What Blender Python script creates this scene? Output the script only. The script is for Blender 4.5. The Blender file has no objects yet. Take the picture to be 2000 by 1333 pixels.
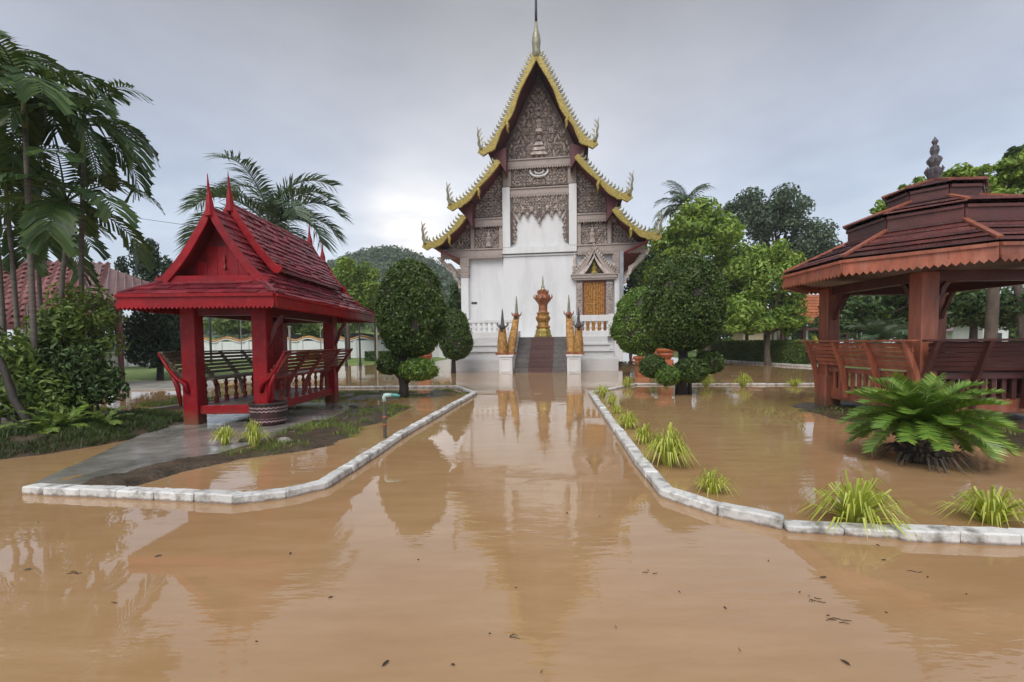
import bpy, math, random
import numpy as np
from mathutils import Vector, Matrix

S = bpy.context.scene
COL = S.collection
R = math.radians

# ------------------------------------------------------------------ camera
F_PX, CAM_H = 900.0, 1.5
PITCH, ROLL = R(2.5), R(0.6)
AXIS_Y = 670 + F_PX * math.tan(PITCH)
cam_d = bpy.data.cameras.new('camera')
cam_d.sensor_width = 36.0
cam_d.lens = F_PX / 2000.0 * 36.0
cam_d.shift_y = (AXIS_Y - 666.5) / 2000.0
cam_d.clip_start, cam_d.clip_end = 0.05, 3000
cam = bpy.data.objects.new('camera', cam_d)
CAM_M = Matrix.Rotation(math.pi / 2 - PITCH, 4, 'X') @ Matrix.Rotation(-ROLL, 4, 'Z')
cam.matrix_world = Matrix.Translation((0, 0, CAM_H)) @ CAM_M
COL.objects.link(cam)
S.camera = cam

# ------------------------------------------------------------------ sky, sun, exposure
SUN_EL, SUN_AZ = R(50), R(202)          # azimuth clockwise from +Y: behind the viewer, a little left
world = bpy.data.worlds.new('World')
S.world = world
world.use_nodes = True
wt = world.node_tree
wt.nodes.clear()
def wn(kind, **kw):
    n = wt.nodes.new(kind)
    for k, v in kw.items():
        setattr(n, k, v)
    return n
def wl(a, b):
    wt.links.new(a, b)
def wmath(op, a, b=None, clamp=False):
    n = wn('ShaderNodeMath', operation=op, use_clamp=clamp)
    for i, x in enumerate((a, b)):
        if x is None:
            continue
        if isinstance(x, (int, float)):
            n.inputs[i].default_value = x
        else:
            wl(x, n.inputs[i])
    return n.outputs[0]
def wramp(fac, stops):
    n = wn('ShaderNodeValToRGB')
    e = n.color_ramp.elements
    while len(e) < len(stops):
        e.new(0.5)
    for el, (p, c) in zip(e, stops):
        el.position = p
        el.color = (*c, 1) if len(c) == 3 else c
    wl(fac, n.inputs[0])
    return n.outputs[0]
def wmix(fac, a, b, mode='MIX'):
    n = wn('ShaderNodeMix', data_type='RGBA', blend_type=mode)
    for sock, x in ((n.inputs['Factor'], fac), (n.inputs[6], a), (n.inputs[7], b)):
        if isinstance(x, (int, float)):
            sock.default_value = x
        elif isinstance(x, tuple):
            sock.default_value = (*x, 1)
        else:
            wl(x, sock)
    return n.outputs[2]
tc = wn('ShaderNodeTexCoord')
sep = wn('ShaderNodeSeparateXYZ')
wl(tc.outputs['Generated'], sep.inputs[0])
zc = wmath('MAXIMUM', sep.outputs[2], 0.0)
# project the direction on a flat cloud deck so that the clouds flatten towards the horizon
den = wmath('ADD', zc, 0.16)
cmb = wn('ShaderNodeCombineXYZ')
wl(wmath('DIVIDE', sep.outputs[0], den), cmb.inputs[0])
wl(wmath('DIVIDE', sep.outputs[1], den), cmb.inputs[1])
n1 = wn('ShaderNodeTexNoise'); n1.inputs['Scale'].default_value = 0.9; n1.inputs['Detail'].default_value = 5; n1.inputs['Roughness'].default_value = 0.5
wl(cmb.outputs[0], n1.inputs['Vector'])
n2 = wn('ShaderNodeTexNoise'); n2.inputs['Scale'].default_value = 3.2; n2.inputs['Detail'].default_value = 6
wl(cmb.outputs[0], n2.inputs['Vector'])
grad = wramp(zc, [(0.0, (0.55, 0.59, 0.64)), (0.10, (0.49, 0.56, 0.655)), (0.28, (0.43, 0.49, 0.59)), (0.42, (0.345, 0.37, 0.43)), (0.57, (0.245, 0.25, 0.275)), (1.0, (0.36, 0.365, 0.385))])
cl = wramp(n1.outputs[0], [(0.30, (0.83, 0.835, 0.85)), (0.70, (1.17, 1.15, 1.12))])
clouds = wmix(1.0, grad, cl, 'MULTIPLY')
cl2 = wramp(n2.outputs[0], [(0.33, (0.925, 0.93, 0.945)), (0.67, (1.07, 1.065, 1.05))])
clouds = wmix(1.0, clouds, cl2, 'MULTIPLY')
# thin, bright break in the cloud low behind the temple
def glow(px, py, p, gain):
    d = (CAM_M @ Vector(((px - 1000) / F_PX, -(py - AXIS_Y) / F_PX, -1, 0))).to_3d().normalized()
    dot = wn('ShaderNodeVectorMath', operation='DOT_PRODUCT')
    wl(tc.outputs['Generated'], dot.inputs[0])
    dot.inputs[1].default_value = d
    return wmath('MULTIPLY', wmath('POWER', wmath('MAXIMUM', dot.outputs['Value'], 0.0), p), gain)
g1 = wmath('MULTIPLY', glow(800, 438, 280, 2.7), wmath('MULTIPLY', n2.outputs[0], n1.outputs[0]))
g2 = glow(1000, 430, 18, 0.25)
glo = wmath('ADD', g1, g2, clamp=True)
clouds = wmix(glo, clouds, (1.05, 0.98, 0.89))
sky = wn('ShaderNodeTexSky', sky_type='NISHITA', sun_disc=False)
sky.sun_elevation, sky.sun_rotation = SUN_EL, SUN_AZ
skyc = wn('ShaderNodeVectorMath', operation='SCALE')
wl(sky.outputs[0], skyc.inputs[0])
skyc.inputs['Scale'].default_value = 0.10
final = wmix(0.88, skyc.outputs[0], clouds)
bg = wn('ShaderNodeBackground')
wl(final, bg.inputs[0])
bg.inputs[1].default_value = 1.0
wo = wn('ShaderNodeOutputWorld')
wl(bg.outputs[0], wo.inputs[0])

sun_d = bpy.data.lights.new('sun', 'SUN')
sun_d.energy = 1.5
sun_d.angle = R(40)
sun_d.color = (1.0, 0.97, 0.93)
sun = bpy.data.objects.new('sun', sun_d)
sdir = Vector((math.sin(SUN_AZ) * math.cos(SUN_EL), math.cos(SUN_AZ) * math.cos(SUN_EL), math.sin(SUN_EL)))
sun.rotation_euler = sdir.to_track_quat('Z', 'Y').to_euler()
sun.location = sdir * 60
COL.objects.link(sun)

S.render.engine = 'CYCLES'
S.view_settings.view_transform = 'Standard'
S.view_settings.look = 'None'
S.view_settings.exposure = 0.63
S.view_settings.gamma = 1.0
S.cycles.use_adaptive_sampling = True
S.cycles.adaptive_threshold = 0.025
S.cycles.max_bounces = 4
S.cycles.diffuse_bounces = 2
S.cycles.glossy_bounces = 2
S.cycles.transmission_bounces = 2
S.cycles.transparent_max_bounces = 4

# ------------------------------------------------------------------ places read off the photograph
def ray(u, v):
    return (CAM_M @ Vector(((u - 1000) / F_PX, -(v - AXIS_Y) / F_PX, -1, 0))).to_3d()
def G(u, v, z=0.0):                       # the point at height z
    d = ray(u, v); t = (z - CAM_H) / d.z
    return Vector((0, 0, CAM_H)) + d * t
def P(u, v, y):                           # the point at depth y
    d = ray(u, v); t = y / d.y
    return Vector((0, 0, CAM_H)) + d * t

# ------------------------------------------------------------------ materials
def _nodes(name):
    m = bpy.data.materials.new(name)
    m.use_nodes = True
    t = m.node_tree
    b = t.nodes['Principled BSDF']
    return m, t, b
def ramp_node(t, fac, stops, interp='LINEAR'):
    n = t.nodes.new('ShaderNodeValToRGB')
    n.color_ramp.interpolation = interp
    e = n.color_ramp.elements
    while len(e) < len(stops):
        e.new(0.5)
    for el, (p, c) in zip(e, stops):
        el.position = p
        el.color = (*c[:3], 1)
    t.links.new(fac, n.inputs[0])
    return n.outputs[0]
def noise_node(t, vec, scale, detail=4, rough=0.55):
    n = t.nodes.new('ShaderNodeTexNoise')
    n.inputs['Scale'].default_value = scale
    n.inputs['Detail'].default_value = detail
    n.inputs['Roughness'].default_value = rough
    if vec is not None:
        t.links.new(vec, n.inputs['Vector'])
    return n.outputs[0]
def mapped(t, scale=(1, 1, 1), coord='Object'):
    c = t.nodes.new('ShaderNodeTexCoord')
    m = t.nodes.new('ShaderNodeMapping')
    m.inputs['Scale'].default_value = scale
    t.links.new(c.outputs[coord], m.inputs[0])
    return m.outputs[0]
def mixc(t, fac, a, b, mode='MIX'):
    n = t.nodes.new('ShaderNodeMix')
    n.data_type = 'RGBA'
    n.blend_type = mode
    for sock, x in ((n.inputs['Factor'], fac), (n.inputs[6], a), (n.inputs[7], b)):
        if isinstance(x, (int, float)):
            sock.default_value = x
        elif isinstance(x, tuple):
            sock.default_value = (*x[:3], 1)
        else:
            t.links.new(x, sock)
    return n.outputs[2]
def mth(t, op, a, b=None, c=None, clamp=False):
    n = t.nodes.new('ShaderNodeMath')
    n.operation = op
    n.use_clamp = clamp
    for i, x in enumerate((a, b, c)):
        if x is None:
            continue
        if isinstance(x, (int, float)):
            n.inputs[i].default_value = x
        else:
            t.links.new(x, n.inputs[i])
    return n.outputs[0]
def add_bump(t, b, h, strength=0.3, dist=0.02):
    n = t.nodes.new('ShaderNodeBump')
    n.inputs['Strength'].default_value = strength
    n.inputs['Distance'].default_value = dist
    t.links.new(h, n.inputs['Height'])
    t.links.new(n.outputs[0], b.inputs['Normal'])
def mat(name, col, rough=0.6, var=0.25, scale=3.0, stretch=(1, 1, 1), dirt=None, dirt_amt=0.4, dirt_scale=1.2,
        bump=0.25, bump_scale=25.0, bump_dist=0.01, metal=0.0, spec=0.5, per_obj=0.0, rough_var=0.12, mud=0.0, mud_n=0.3, fade=None):
    """painted / wooden / stone surface: two scales of tonal variation, stains, fine relief, uneven gloss"""
    m, t, b = _nodes(name)
    v = mapped(t, stretch)
    n = noise_node(t, v, scale, 5)
    lo = tuple(c * (1 - var) for c in col); hi = tuple(min(1, c * (1 + var)) for c in col)
    c = ramp_node(t, n, [(0.3, lo), (0.7, hi)])
    if dirt:
        d = noise_node(t, v, dirt_scale, 6, 0.65)
        f = mth(t, 'MULTIPLY', ramp_node(t, d, [(0.48, (0, 0, 0)), (0.68, (1, 1, 1))]), dirt_amt)
        c = mixc(t, f, c, dirt)
    if fade:                                   # sun-faded, scuffed patches
        d = noise_node(t, v, dirt_scale * 2.7, 7, 0.7)
        c = mixc(t, mth(t, 'MULTIPLY', ramp_node(t, d, [(0.52, (0, 0, 0)), (0.72, (1, 1, 1))]), 0.55), c, fade)
    if mud:                                    # splashed silt up to the height 'mud' above the ground
        sx = t.nodes.new('ShaderNodeSeparateXYZ'); t.links.new(mapped(t), sx.inputs[0])
        e = mth(t, 'MULTIPLY_ADD', noise_node(t, mapped(t, (1, 1, 0.6)), 9.0, 5, 0.7), mud_n, mth(t, 'SUBTRACT', sx.outputs[2], mud_n * 0.5))
        f = ramp_node(t, mth(t, 'DIVIDE', e, mud), [(0.35, (0.75, 0.75, 0.75)), (1.0, (0, 0, 0))])
        c = mixc(t, f, c, (0.17, 0.095, 0.05))
    if per_obj:
        oi = t.nodes.new('ShaderNodeObjectInfo')
        k = mth(t, 'MULTIPLY_ADD', oi.outputs['Random'], 2 * per_obj, 1 - per_obj)
        vm = t.nodes.new('ShaderNodeVectorMath'); vm.operation = 'SCALE'
        t.links.new(c, vm.inputs[0]); t.links.new(k, vm.inputs['Scale'])
        c = vm.outputs[0]
    t.links.new(c, b.inputs['Base Color'])
    r2 = noise_node(t, v, scale * 1.7, 4)
    t.links.new(mth(t, 'MULTIPLY_ADD', r2, 2 * rough_var, rough - rough_var, clamp=True), b.inputs['Roughness'])
    b.inputs['Metallic'].default_value = metal
    b.inputs['Specular IOR Level'].default_value = spec
    if bump:
        add_bump(t, b, noise_node(t, v, bump_scale, 5, 0.6), bump, bump_dist)
    return m
def leaf_mat(name, lo, mid, hi, rough=0.42, trans=0.22, spec=0.35):
    """foliage: every leaf (mesh island) takes its own green; a little light comes through"""
    m, t, b = _nodes(name)
    g = t.nodes.new('ShaderNodeNewGeometry')
    v = mapped(t, (1, 1, 1))
    big = noise_node(t, v, 0.9, 3)
    f = mth(t, 'MULTIPLY_ADD', g.outputs['Random Per Island'], 0.62, mth(t, 'MULTIPLY_ADD', big, 0.9, -0.27), clamp=True)
    c = ramp_node(t, f, [(0.0, lo), (0.5, mid), (1.0, hi)])
    t.links.new(c, b.inputs['Base Color'])
    b.inputs['Roughness'].default_value = rough
    b.inputs['Specular IOR Level'].default_value = spec
    tr = t.nodes.new('ShaderNodeBsdfTranslucent')
    t.links.new(mixc(t, 1.0, c, (1.25, 1.2, 0.6), 'MULTIPLY'), tr.inputs[0])
    mx = t.nodes.new('ShaderNodeMixShader')
    mx.inputs[0].default_value = trans
    t.links.new(b.outputs[0], mx.inputs[1]); t.links.new(tr.outputs[0], mx.inputs[2])
    t.links.new(mx.outputs[0], t.nodes['Material Output'].inputs[0])
    return m

M = {}
M['white'] = mat('white_render', (0.79, 0.79, 0.79), 0.6, 0.04, 1.3, dirt=(0.42, 0.40, 0.36), dirt_amt=0.26, dirt_scale=0.9, stretch=(1.6, 1.6, 0.35), bump=0.1)
M['white_old'] = mat('white_old_paint', (0.72, 0.71, 0.68), 0.6, 0.10, 2.5, dirt=(0.17, 0.155, 0.13), dirt_amt=0.85, dirt_scale=6.5, bump=0.6, bump_scale=30, per_obj=0.10, mud=0.028, mud_n=0.05)
M['plinth'] = mat('white_plinth', (0.68, 0.68, 0.68), 0.55, 0.06, 1.5, dirt=(0.34, 0.33, 0.30), dirt_amt=0.4, dirt_scale=1.6, stretch=(0.35, 0.35, 1.8), bump=0.15)
M['carved'] = mat('carved_stucco', (0.58, 0.495, 0.44), 0.55, 0.40, 5.0, dirt=(0.10, 0.08, 0.07), dirt_amt=0.5, dirt_scale=3, bump=0.8, bump_scale=20, bump_dist=0.03)
M['carved_back'] = mat('carved_ground', (0.15, 0.115, 0.10), 0.7, 0.4, 6.0, bump=0.8, bump_scale=16, bump_dist=0.03)
M['beam'] = mat('carved_beam', (0.44, 0.365, 0.325), 0.6, 0.25, 4.0, dirt=(0.14, 0.11, 0.10), dirt_amt=0.5, dirt_scale=4, bump=0.7, bump_scale=22, bump_dist=0.02)
M['gold'] = mat('gold_glass_mosaic', (0.36, 0.265, 0.055), 0.32, 0.45, 9.0, dirt=(0.13, 0.16, 0.05), dirt_amt=0.5, dirt_scale=6, bump=0.8, bump_scale=30, bump_dist=0.02, metal=0.25)
M['gold_green'] = mat('green_glass_mosaic', (0.20, 0.185, 0.09), 0.35, 0.5, 6.0, bump=0.4, metal=0.2, per_obj=0.45)
M['finial'] = mat('grey_gold_finial', (0.30, 0.29, 0.20), 0.4, 0.35, 6.0, bump=0.5, metal=0.2)
M['old_gold'] = mat('worn_gilding', (0.42, 0.22, 0.055), 0.42, 0.5, 7.0, dirt=(0.16, 0.05, 0.02), dirt_amt=0.6, dirt_scale=5, bump=0.9, bump_scale=26, bump_dist=0.025, metal=0.25)
M['red_gilt'] = mat('red_lacquer_gilt', (0.28, 0.085, 0.04), 0.4, 0.5, 8.0, dirt=(0.45, 0.25, 0.06), dirt_amt=0.6, dirt_scale=6, bump=0.8, bump_scale=24, bump_dist=0.02)
M['door_gilt'] = mat('gilt_door', (0.46, 0.22, 0.05), 0.4, 0.5, 9.0, dirt=(0.18, 0.06, 0.02), dirt_amt=0.7, dirt_scale=8, bump=0.9, bump_scale=22, bump_dist=0.02, metal=0.2)
M['door_red'] = mat('door_frame_red', (0.27, 0.075, 0.035), 0.45, 0.25, 4.0)
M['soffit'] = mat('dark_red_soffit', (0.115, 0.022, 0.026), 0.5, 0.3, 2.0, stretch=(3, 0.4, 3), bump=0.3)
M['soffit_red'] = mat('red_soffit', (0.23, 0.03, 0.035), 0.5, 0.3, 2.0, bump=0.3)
M['temple_tile'] = mat('temple_roof_tile', (0.26, 0.06, 0.035), 0.45, 0.35, 4.0, per_obj=0.2)
M['step'] = mat('grey_granite_step', (0.16, 0.145, 0.135), 0.32, 0.25, 8.0, dirt=(0.08, 0.07, 0.065), dirt_amt=0.5, bump=0.12, per_obj=0.1)
M['runner'] = mat('red_granite_step', (0.13, 0.068, 0.060), 0.32, 0.25, 10.0, dirt=(0.09, 0.045, 0.04), dirt_amt=0.5, bump=0.12, per_obj=0.1)
M['dark_naga'] = mat('weathered_naga_head', (0.10, 0.09, 0.10), 0.5, 0.4, 7.0, bump=0.7, bump_scale=20, bump_dist=0.02)
M['red'] = mat('red_gloss_paint', (0.31, 0.0045, 0.010), 0.42, 0.22, 2.2, spec=0.35, dirt=(0.12, 0.006, 0.010), dirt_amt=0.5, dirt_scale=2.6, bump=0.35, bump_scale=34, per_obj=0.10, mud=0.30, fade=(0.36, 0.05, 0.05), rough_var=0.2)
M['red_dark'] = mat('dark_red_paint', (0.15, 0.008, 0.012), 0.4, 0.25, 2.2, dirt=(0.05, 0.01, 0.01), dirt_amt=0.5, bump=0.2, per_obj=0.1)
M['shingle'] = mat('red_shingle', (0.25, 0.024, 0.038), 0.34, 0.35, 3.0, dirt=(0.08, 0.03, 0.028), dirt_amt=0.7, dirt_scale=2.5, bump=0.5, bump_scale=14, per_obj=0.45, fade=(0.30, 0.14, 0.14), rough_var=0.2)
M['slat_grey'] = mat('weathered_slat', (0.17, 0.13, 0.09), 0.5, 0.3, 3.0, stretch=(6, 0.6, 6), bump=0.4, per_obj=0.2)
M['bench_red'] = mat('bench_red_wood', (0.24, 0.035, 0.025), 0.42, 0.3, 3.0, dirt=(0.09, 0.03, 0.02), dirt_amt=0.5, bump=0.3, per_obj=0.2)
M['wood'] = mat('red_brown_wood', (0.37, 0.112, 0.060), 0.42, 0.3, 2.4, stretch=(3, 3, 0.5), dirt=(0.42, 0.19, 0.13), dirt_amt=0.6, dirt_scale=2.0, bump=0.5, bump_scale=22, per_obj=0.18, mud=0.30, fade=(0.10, 0.045, 0.035))
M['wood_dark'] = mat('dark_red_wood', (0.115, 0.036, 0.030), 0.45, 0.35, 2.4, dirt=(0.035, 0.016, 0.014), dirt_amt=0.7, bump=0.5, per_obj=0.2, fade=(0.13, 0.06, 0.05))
M['gaz_board'] = mat('gazebo_roof_board', (0.15, 0.040, 0.033), 0.26, 0.35, 3.0, dirt=(0.065, 0.03, 0.028), dirt_amt=0.8, dirt_scale=2.2, bump=0.5, per_obj=0.4, fade=(0.19, 0.15, 0.14), rough_var=0.18)
M['concrete_wet'] = mat('wet_concrete', (0.29, 0.275, 0.245), 0.15, 0.3, 1.6, dirt=(0.06, 0.055, 0.05), dirt_amt=0.6, dirt_scale=1.1, bump=0.12, bump_scale=9, rough_var=0.14)
M['concrete'] = mat('pale_concrete', (0.34, 0.32, 0.28), 0.5, 0.2, 2.0, dirt=(0.16, 0.15, 0.12), dirt_amt=0.6, bump=0.2)
M['bark'] = mat('bark', (0.105, 0.080, 0.058), 0.8, 0.4, 8.0, stretch=(1, 1, 0.3), bump=0.9, bump_scale=14, bump_dist=0.02)
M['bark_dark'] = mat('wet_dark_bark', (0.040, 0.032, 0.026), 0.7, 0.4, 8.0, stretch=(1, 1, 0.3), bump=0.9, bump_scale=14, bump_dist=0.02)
M['palm_bark'] = mat('palm_bark', (0.15, 0.13, 0.11), 0.75, 0.35, 2.0, stretch=(1, 1, 9), bump=0.8, bump_scale=5, bump_dist=0.015)
M['soil'] = mat('wet_soil', (0.085, 0.058, 0.036), 0.45, 0.45, 5.0, dirt=(0.05, 0.055, 0.02), dirt_amt=0.6, dirt_scale=2, bump=1.0, bump_scale=16, bump_dist=0.04, rough_var=0.25)
M['lawn'] = mat('lawn', (0.16, 0.24, 0.055), 0.8, 0.3, 1.2, dirt=(0.12, 0.13, 0.05), dirt_amt=0.6, dirt_scale=0.5, bump=0.8, bump_scale=20, bump_dist=0.04)
M['terracotta'] = mat('terracotta', (0.42, 0.13, 0.055), 0.55, 0.3, 5.0, dirt=(0.2, 0.07, 0.03), dirt_amt=0.5, bump=0.4)
M['orange_tile'] = mat('orange_tile', (0.40, 0.125, 0.045), 0.5, 0.2, 3.0, per_obj=0.15, bump=0.3)
M['house_tile'] = mat('pink_red_tile', (0.22, 0.085, 0.075), 0.34, 0.25, 5.0, dirt=(0.15, 0.06, 0.05), dirt_amt=0.4, per_obj=0.2, bump=0.3)
M['house_wall'] = mat('pale_green_wall', (0.50, 0.55, 0.46), 0.7, 0.08, 1.5, dirt=(0.3, 0.3, 0.25), dirt_amt=0.4)
M['dark_metal'] = mat('dark_metal', (0.035, 0.038, 0.04), 0.45, 0.3, 4.0)
M['grey_metal'] = mat('grey_metal', (0.33, 0.34, 0.35), 0.4, 0.15, 4.0, metal=0.5)
M['blue_panel'] = mat('blue_panel', (0.03, 0.05, 0.16), 0.4, 0.15, 3.0)
M['pipe_white'] = mat('pvc_white', (0.48, 0.66, 0.62), 0.35, 0.08, 3.0)
M['pipe_dark'] = mat('pvc_muddy', (0.10, 0.095, 0.075), 0.5, 0.35, 6.0)
M['pipe_teal'] = mat('pvc_teal', (0.10, 0.36, 0.33), 0.35, 0.15, 4.0)
M['roof_grey'] = mat('grey_pink_roof', (0.27, 0.17, 0.165), 0.4, 0.2, 2.0, stretch=(6, 0.6, 1), bump=0.3)

M['leaf_topiary'] = leaf_mat('leaf_topiary', (0.033, 0.061, 0.016), (0.077, 0.135, 0.032), (0.182, 0.254, 0.064), 0.38, 0.15)
M['leaf_ball'] = leaf_mat('leaf_ball', (0.055, 0.099, 0.019), (0.132, 0.242, 0.044), (0.330, 0.442, 0.083), 0.38, 0.18)
M['leaf_bright'] = leaf_mat('leaf_bright', (0.088, 0.164, 0.028), (0.224, 0.348, 0.062), (0.444, 0.585, 0.108), 0.45, 0.25)
M['leaf_grey'] = leaf_mat('leaf_grey', (0.053, 0.090, 0.052), (0.109, 0.166, 0.098), (0.219, 0.284, 0.177), 0.45, 0.2)
M['leaf_mid'] = leaf_mat('leaf_mid', (0.070, 0.118, 0.029), (0.162, 0.246, 0.056), (0.322, 0.405, 0.098), 0.45, 0.22)
M['leaf_dark'] = leaf_mat('leaf_dark', (0.029, 0.055, 0.019), (0.065, 0.119, 0.037), (0.151, 0.234, 0.063), 0.42, 0.15)
M['leaf_conifer'] = leaf_mat('leaf_conifer', (0.024, 0.048, 0.027), (0.050, 0.088, 0.050), (0.102, 0.152, 0.081), 0.5, 0.1)
M['leaf_lime'] = leaf_mat('leaf_lime', (0.240, 0.300, 0.040), (0.500, 0.560, 0.090), (0.740, 0.760, 0.280), 0.4, 0.3)
M['palm_leaf'] = leaf_mat('palm_leaf', (0.029, 0.062, 0.020), (0.065, 0.124, 0.037), (0.144, 0.219, 0.057), 0.38, 0.2)
M['palm_leaf_grey'] = leaf_mat('palm_leaf_grey', (0.045, 0.080, 0.045), (0.090, 0.145, 0.080), (0.172, 0.236, 0.129), 0.4, 0.2)
M['cycad_leaf'] = leaf_mat('cycad_leaf', (0.066, 0.135, 0.022), (0.165, 0.294, 0.046), (0.365, 0.472, 0.072), 0.28, 0.15, 0.5)
M['grass_leaf'] = leaf_mat('grass_leaf', (0.090, 0.131, 0.025), (0.179, 0.246, 0.048), (0.325, 0.392, 0.097), 0.5, 0.25)
M['grass_dark'] = leaf_mat('grass_dark', (0.030, 0.055, 0.014), (0.065, 0.105, 0.028), (0.13, 0.18, 0.05), 0.5, 0.2)
M['hazed_forest_leaf'] = leaf_mat('hazed_forest_leaf', (0.060, 0.100, 0.060), (0.110, 0.165, 0.095), (0.17, 0.23, 0.13), 0.7, 0.15)  # grey-green: some distance haze is mixed into the leaf colour itself
M['frond_stalk'] = mat('frond_stalk', (0.16, 0.20, 0.07), 0.5, 0.2, 4.0)

# ------------------------------------------------------------------ mesh helpers
class MB:
    """collects faces for ONE mesh object"""
    def __init__(s):
        s.v, s.f = [], []
    def add(s, vs, fs):
        b = len(s.v)
        s.v.extend(tuple(p) for p in vs)
        s.f.extend(tuple(i + b for i in f) for f in fs)
        return s
    def box(s, c, d, rot=None):
        hx, hy, hz = d[0] / 2, d[1] / 2, d[2] / 2
        vs = [Vector((x, y, z)) for z in (-hz, hz) for y in (-hy, hy) for x in (-hx, hx)]
        if rot is not None:
            vs = [rot @ p for p in vs]
        c = Vector(c)
        return s.add([p + c for p in vs], [(0, 2, 3, 1), (4, 5, 7, 6), (0, 1, 5, 4), (2, 6, 7, 3), (0, 4, 6, 2), (1, 3, 7, 5)])
    def bar(s, a, b, w, h, up=(0, 0, 1)):
        """box from a to b, w wide, h high"""
        a, b = Vector(a), Vector(b)
        y = (b - a); L = y.length; y.normalize()
        x = y.cross(Vector(up))
        if x.length < 1e-6:
            x = Vector((1, 0, 0))
        x.normalize(); z = x.cross(y)
        return s.box((a + b) / 2, (w, L, h), Matrix((x, y, z)).transposed())
    def prism(s, poly, y0, y1, axes='xz'):
        """polygon in a plane, extruded along the third axis from y0 to y1"""
        n = len(poly)
        def pt(a, b, t):
            return {'xz': (a, t, b), 'xy': (a, b, t), 'yz': (t, a, b)}[axes]
        vs = [pt(a, b, y0) for a, b in poly] + [pt(a, b, y1) for a, b in poly]
        fs = [tuple(range(n)), tuple(range(2 * n - 1, n - 1, -1))]
        fs += [(i, i + n, (i + 1) % n + n, (i + 1) % n) for i in range(n)]
        return s.add(vs, fs)
    def strip(s, outer, inner, y0, y1, axes='xz'):
        """band between two polylines with thickness y0..y1"""
        n = len(outer)
        def pt(a, b, t):
            return {'xz': (a, t, b), 'xy': (a, b, t), 'yz': (t, a, b)}[axes]
        vs = []
        for (oa, ob), (ia, ib) in zip(outer, inner):
            vs += [pt(oa, ob, y0), pt(ia, ib, y0), pt(oa, ob, y1), pt(ia, ib, y1)]
        fs = []
        for i in range(n - 1):
            a, b = 4 * i, 4 * i + 4
            fs += [(a, b, b + 1, a + 1), (a + 2, a + 3, b + 3, b + 2), (a, a + 2, b + 2, b), (a + 1, b + 1, b + 3, a + 3)]
        fs += [(0, 1, 3, 2), (4 * n - 4, 4 * n - 2, 4 * n - 1, 4 * n - 3)]
        return s.add(vs, fs)
    def lathe(s, prof, n=12, c=(0, 0, 0), ph=0.0):
        vs = []
        for r, z in prof:
            for k in range(n):
                a = 2 * math.pi * k / n + ph
                vs.append((c[0] + r * math.cos(a), c[1] + r * math.sin(a), c[2] + z))
        fs = [(i * n + k, i * n + (k + 1) % n, (i + 1) * n + (k + 1) % n, (i + 1) * n + k) for i in range(len(prof) - 1) for k in range(n)]
        fs += [tuple(range(n - 1, -1, -1)), tuple(range((len(prof) - 1) * n, len(prof) * n))]
        return s.add(vs, fs)
    def tube(s, pts, rad, n=7, flat=1.0):
        pts = [Vector(p) for p in pts]
        if not isinstance(rad, (list, tuple)):
            rad = [rad] * len(pts)
        vs, prev = [], None
        for i, p in enumerate(pts):
            d = (pts[min(i + 1, len(pts) - 1)] - pts[max(i - 1, 0)]).normalized()
            if prev is None:
                u = d.cross(Vector((0, 0, 1)))
                if u.length < 0.05:
                    u = d.cross(Vector((0, 1, 0)))
            else:
                u = prev - d * prev.dot(d)
            u.normalize(); prev = u
            w = d.cross(u)
            for k in range(n):
                a = 2 * math.pi * k / n
                vs.append(p + (u * math.cos(a) + w * math.sin(a) * flat) * rad[i])
        fs = [(i * n + k, i * n + (k + 1) % n, (i + 1) * n + (k + 1) % n, (i + 1) * n + k) for i in range(len(pts) - 1) for k in range(n)]
        fs += [tuple(range(n - 1, -1, -1)), tuple(range((len(pts) - 1) * n, len(pts) * n))]
        return s.add(vs, fs)
    def ribbon(s, pts, widths, side):
        """flat blade along pts; side = sideways direction"""
        side = Vector(side)
        vs = []
        for p, w in zip(pts, widths):
            p = Vector(p)
            vs += [p - side * w, p + side * w]
        return s.add(vs, [(2 * i, 2 * i + 1, 2 * i + 3, 2 * i + 2) for i in range(len(pts) - 1)])
    def mesh(s, name):
        me = bpy.data.meshes.new(name)
        me.from_pydata(s.v, [], s.f)
        me.update()
        return me

def link(name, me, m=None, parent=None, smooth=False, bevel=0.0, loc=None):
    if m is not None and len(me.materials) == 0:
        me.materials.append(M[m] if isinstance(m, str) else m)
    o = bpy.data.objects.new(name, me)
    COL.objects.link(o)
    if parent is not None:
        o.parent = parent
    if loc is not None:
        o.location = loc
    if smooth:
        me.polygons.foreach_set('use_smooth', [True] * len(me.polygons))
    if bevel:
        b = o.modifiers.new('edges', 'BEVEL')
        b.width = bevel; b.segments = 1; b.limit_method = 'ANGLE'; b.angle_limit = R(40)
    return o
def obj(name, mb, m, parent=None, smooth=False, bevel=0.0, loc=None):
    return link(name, mb.mesh(name), m, parent, smooth, bevel, loc)
def tag(o, label, cat, group=None):
    o['label'] = label
    o['category'] = cat
    if group:
        o['group'] = group
    return o
def struct(o):
    o['kind'] = 'structure'
    return o
def stuff(o):
    o['kind'] = 'stuff'
    return o
def thing(name, label, cat, loc=(0, 0, 0), rotz=0.0, group=None):
    o = bpy.data.objects.new(name, None)
    o.empty_display_size = 0.2
    COL.objects.link(o)
    o.location = loc
    o.rotation_euler = (0, 0, rotz)
    return tag(o, label, cat, group)
def place(name, me, m, parent, matrix):
    """one more piece that shares mesh data"""
    o = link(name, me, m, parent)
    o.matrix_local = matrix
    return o
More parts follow.
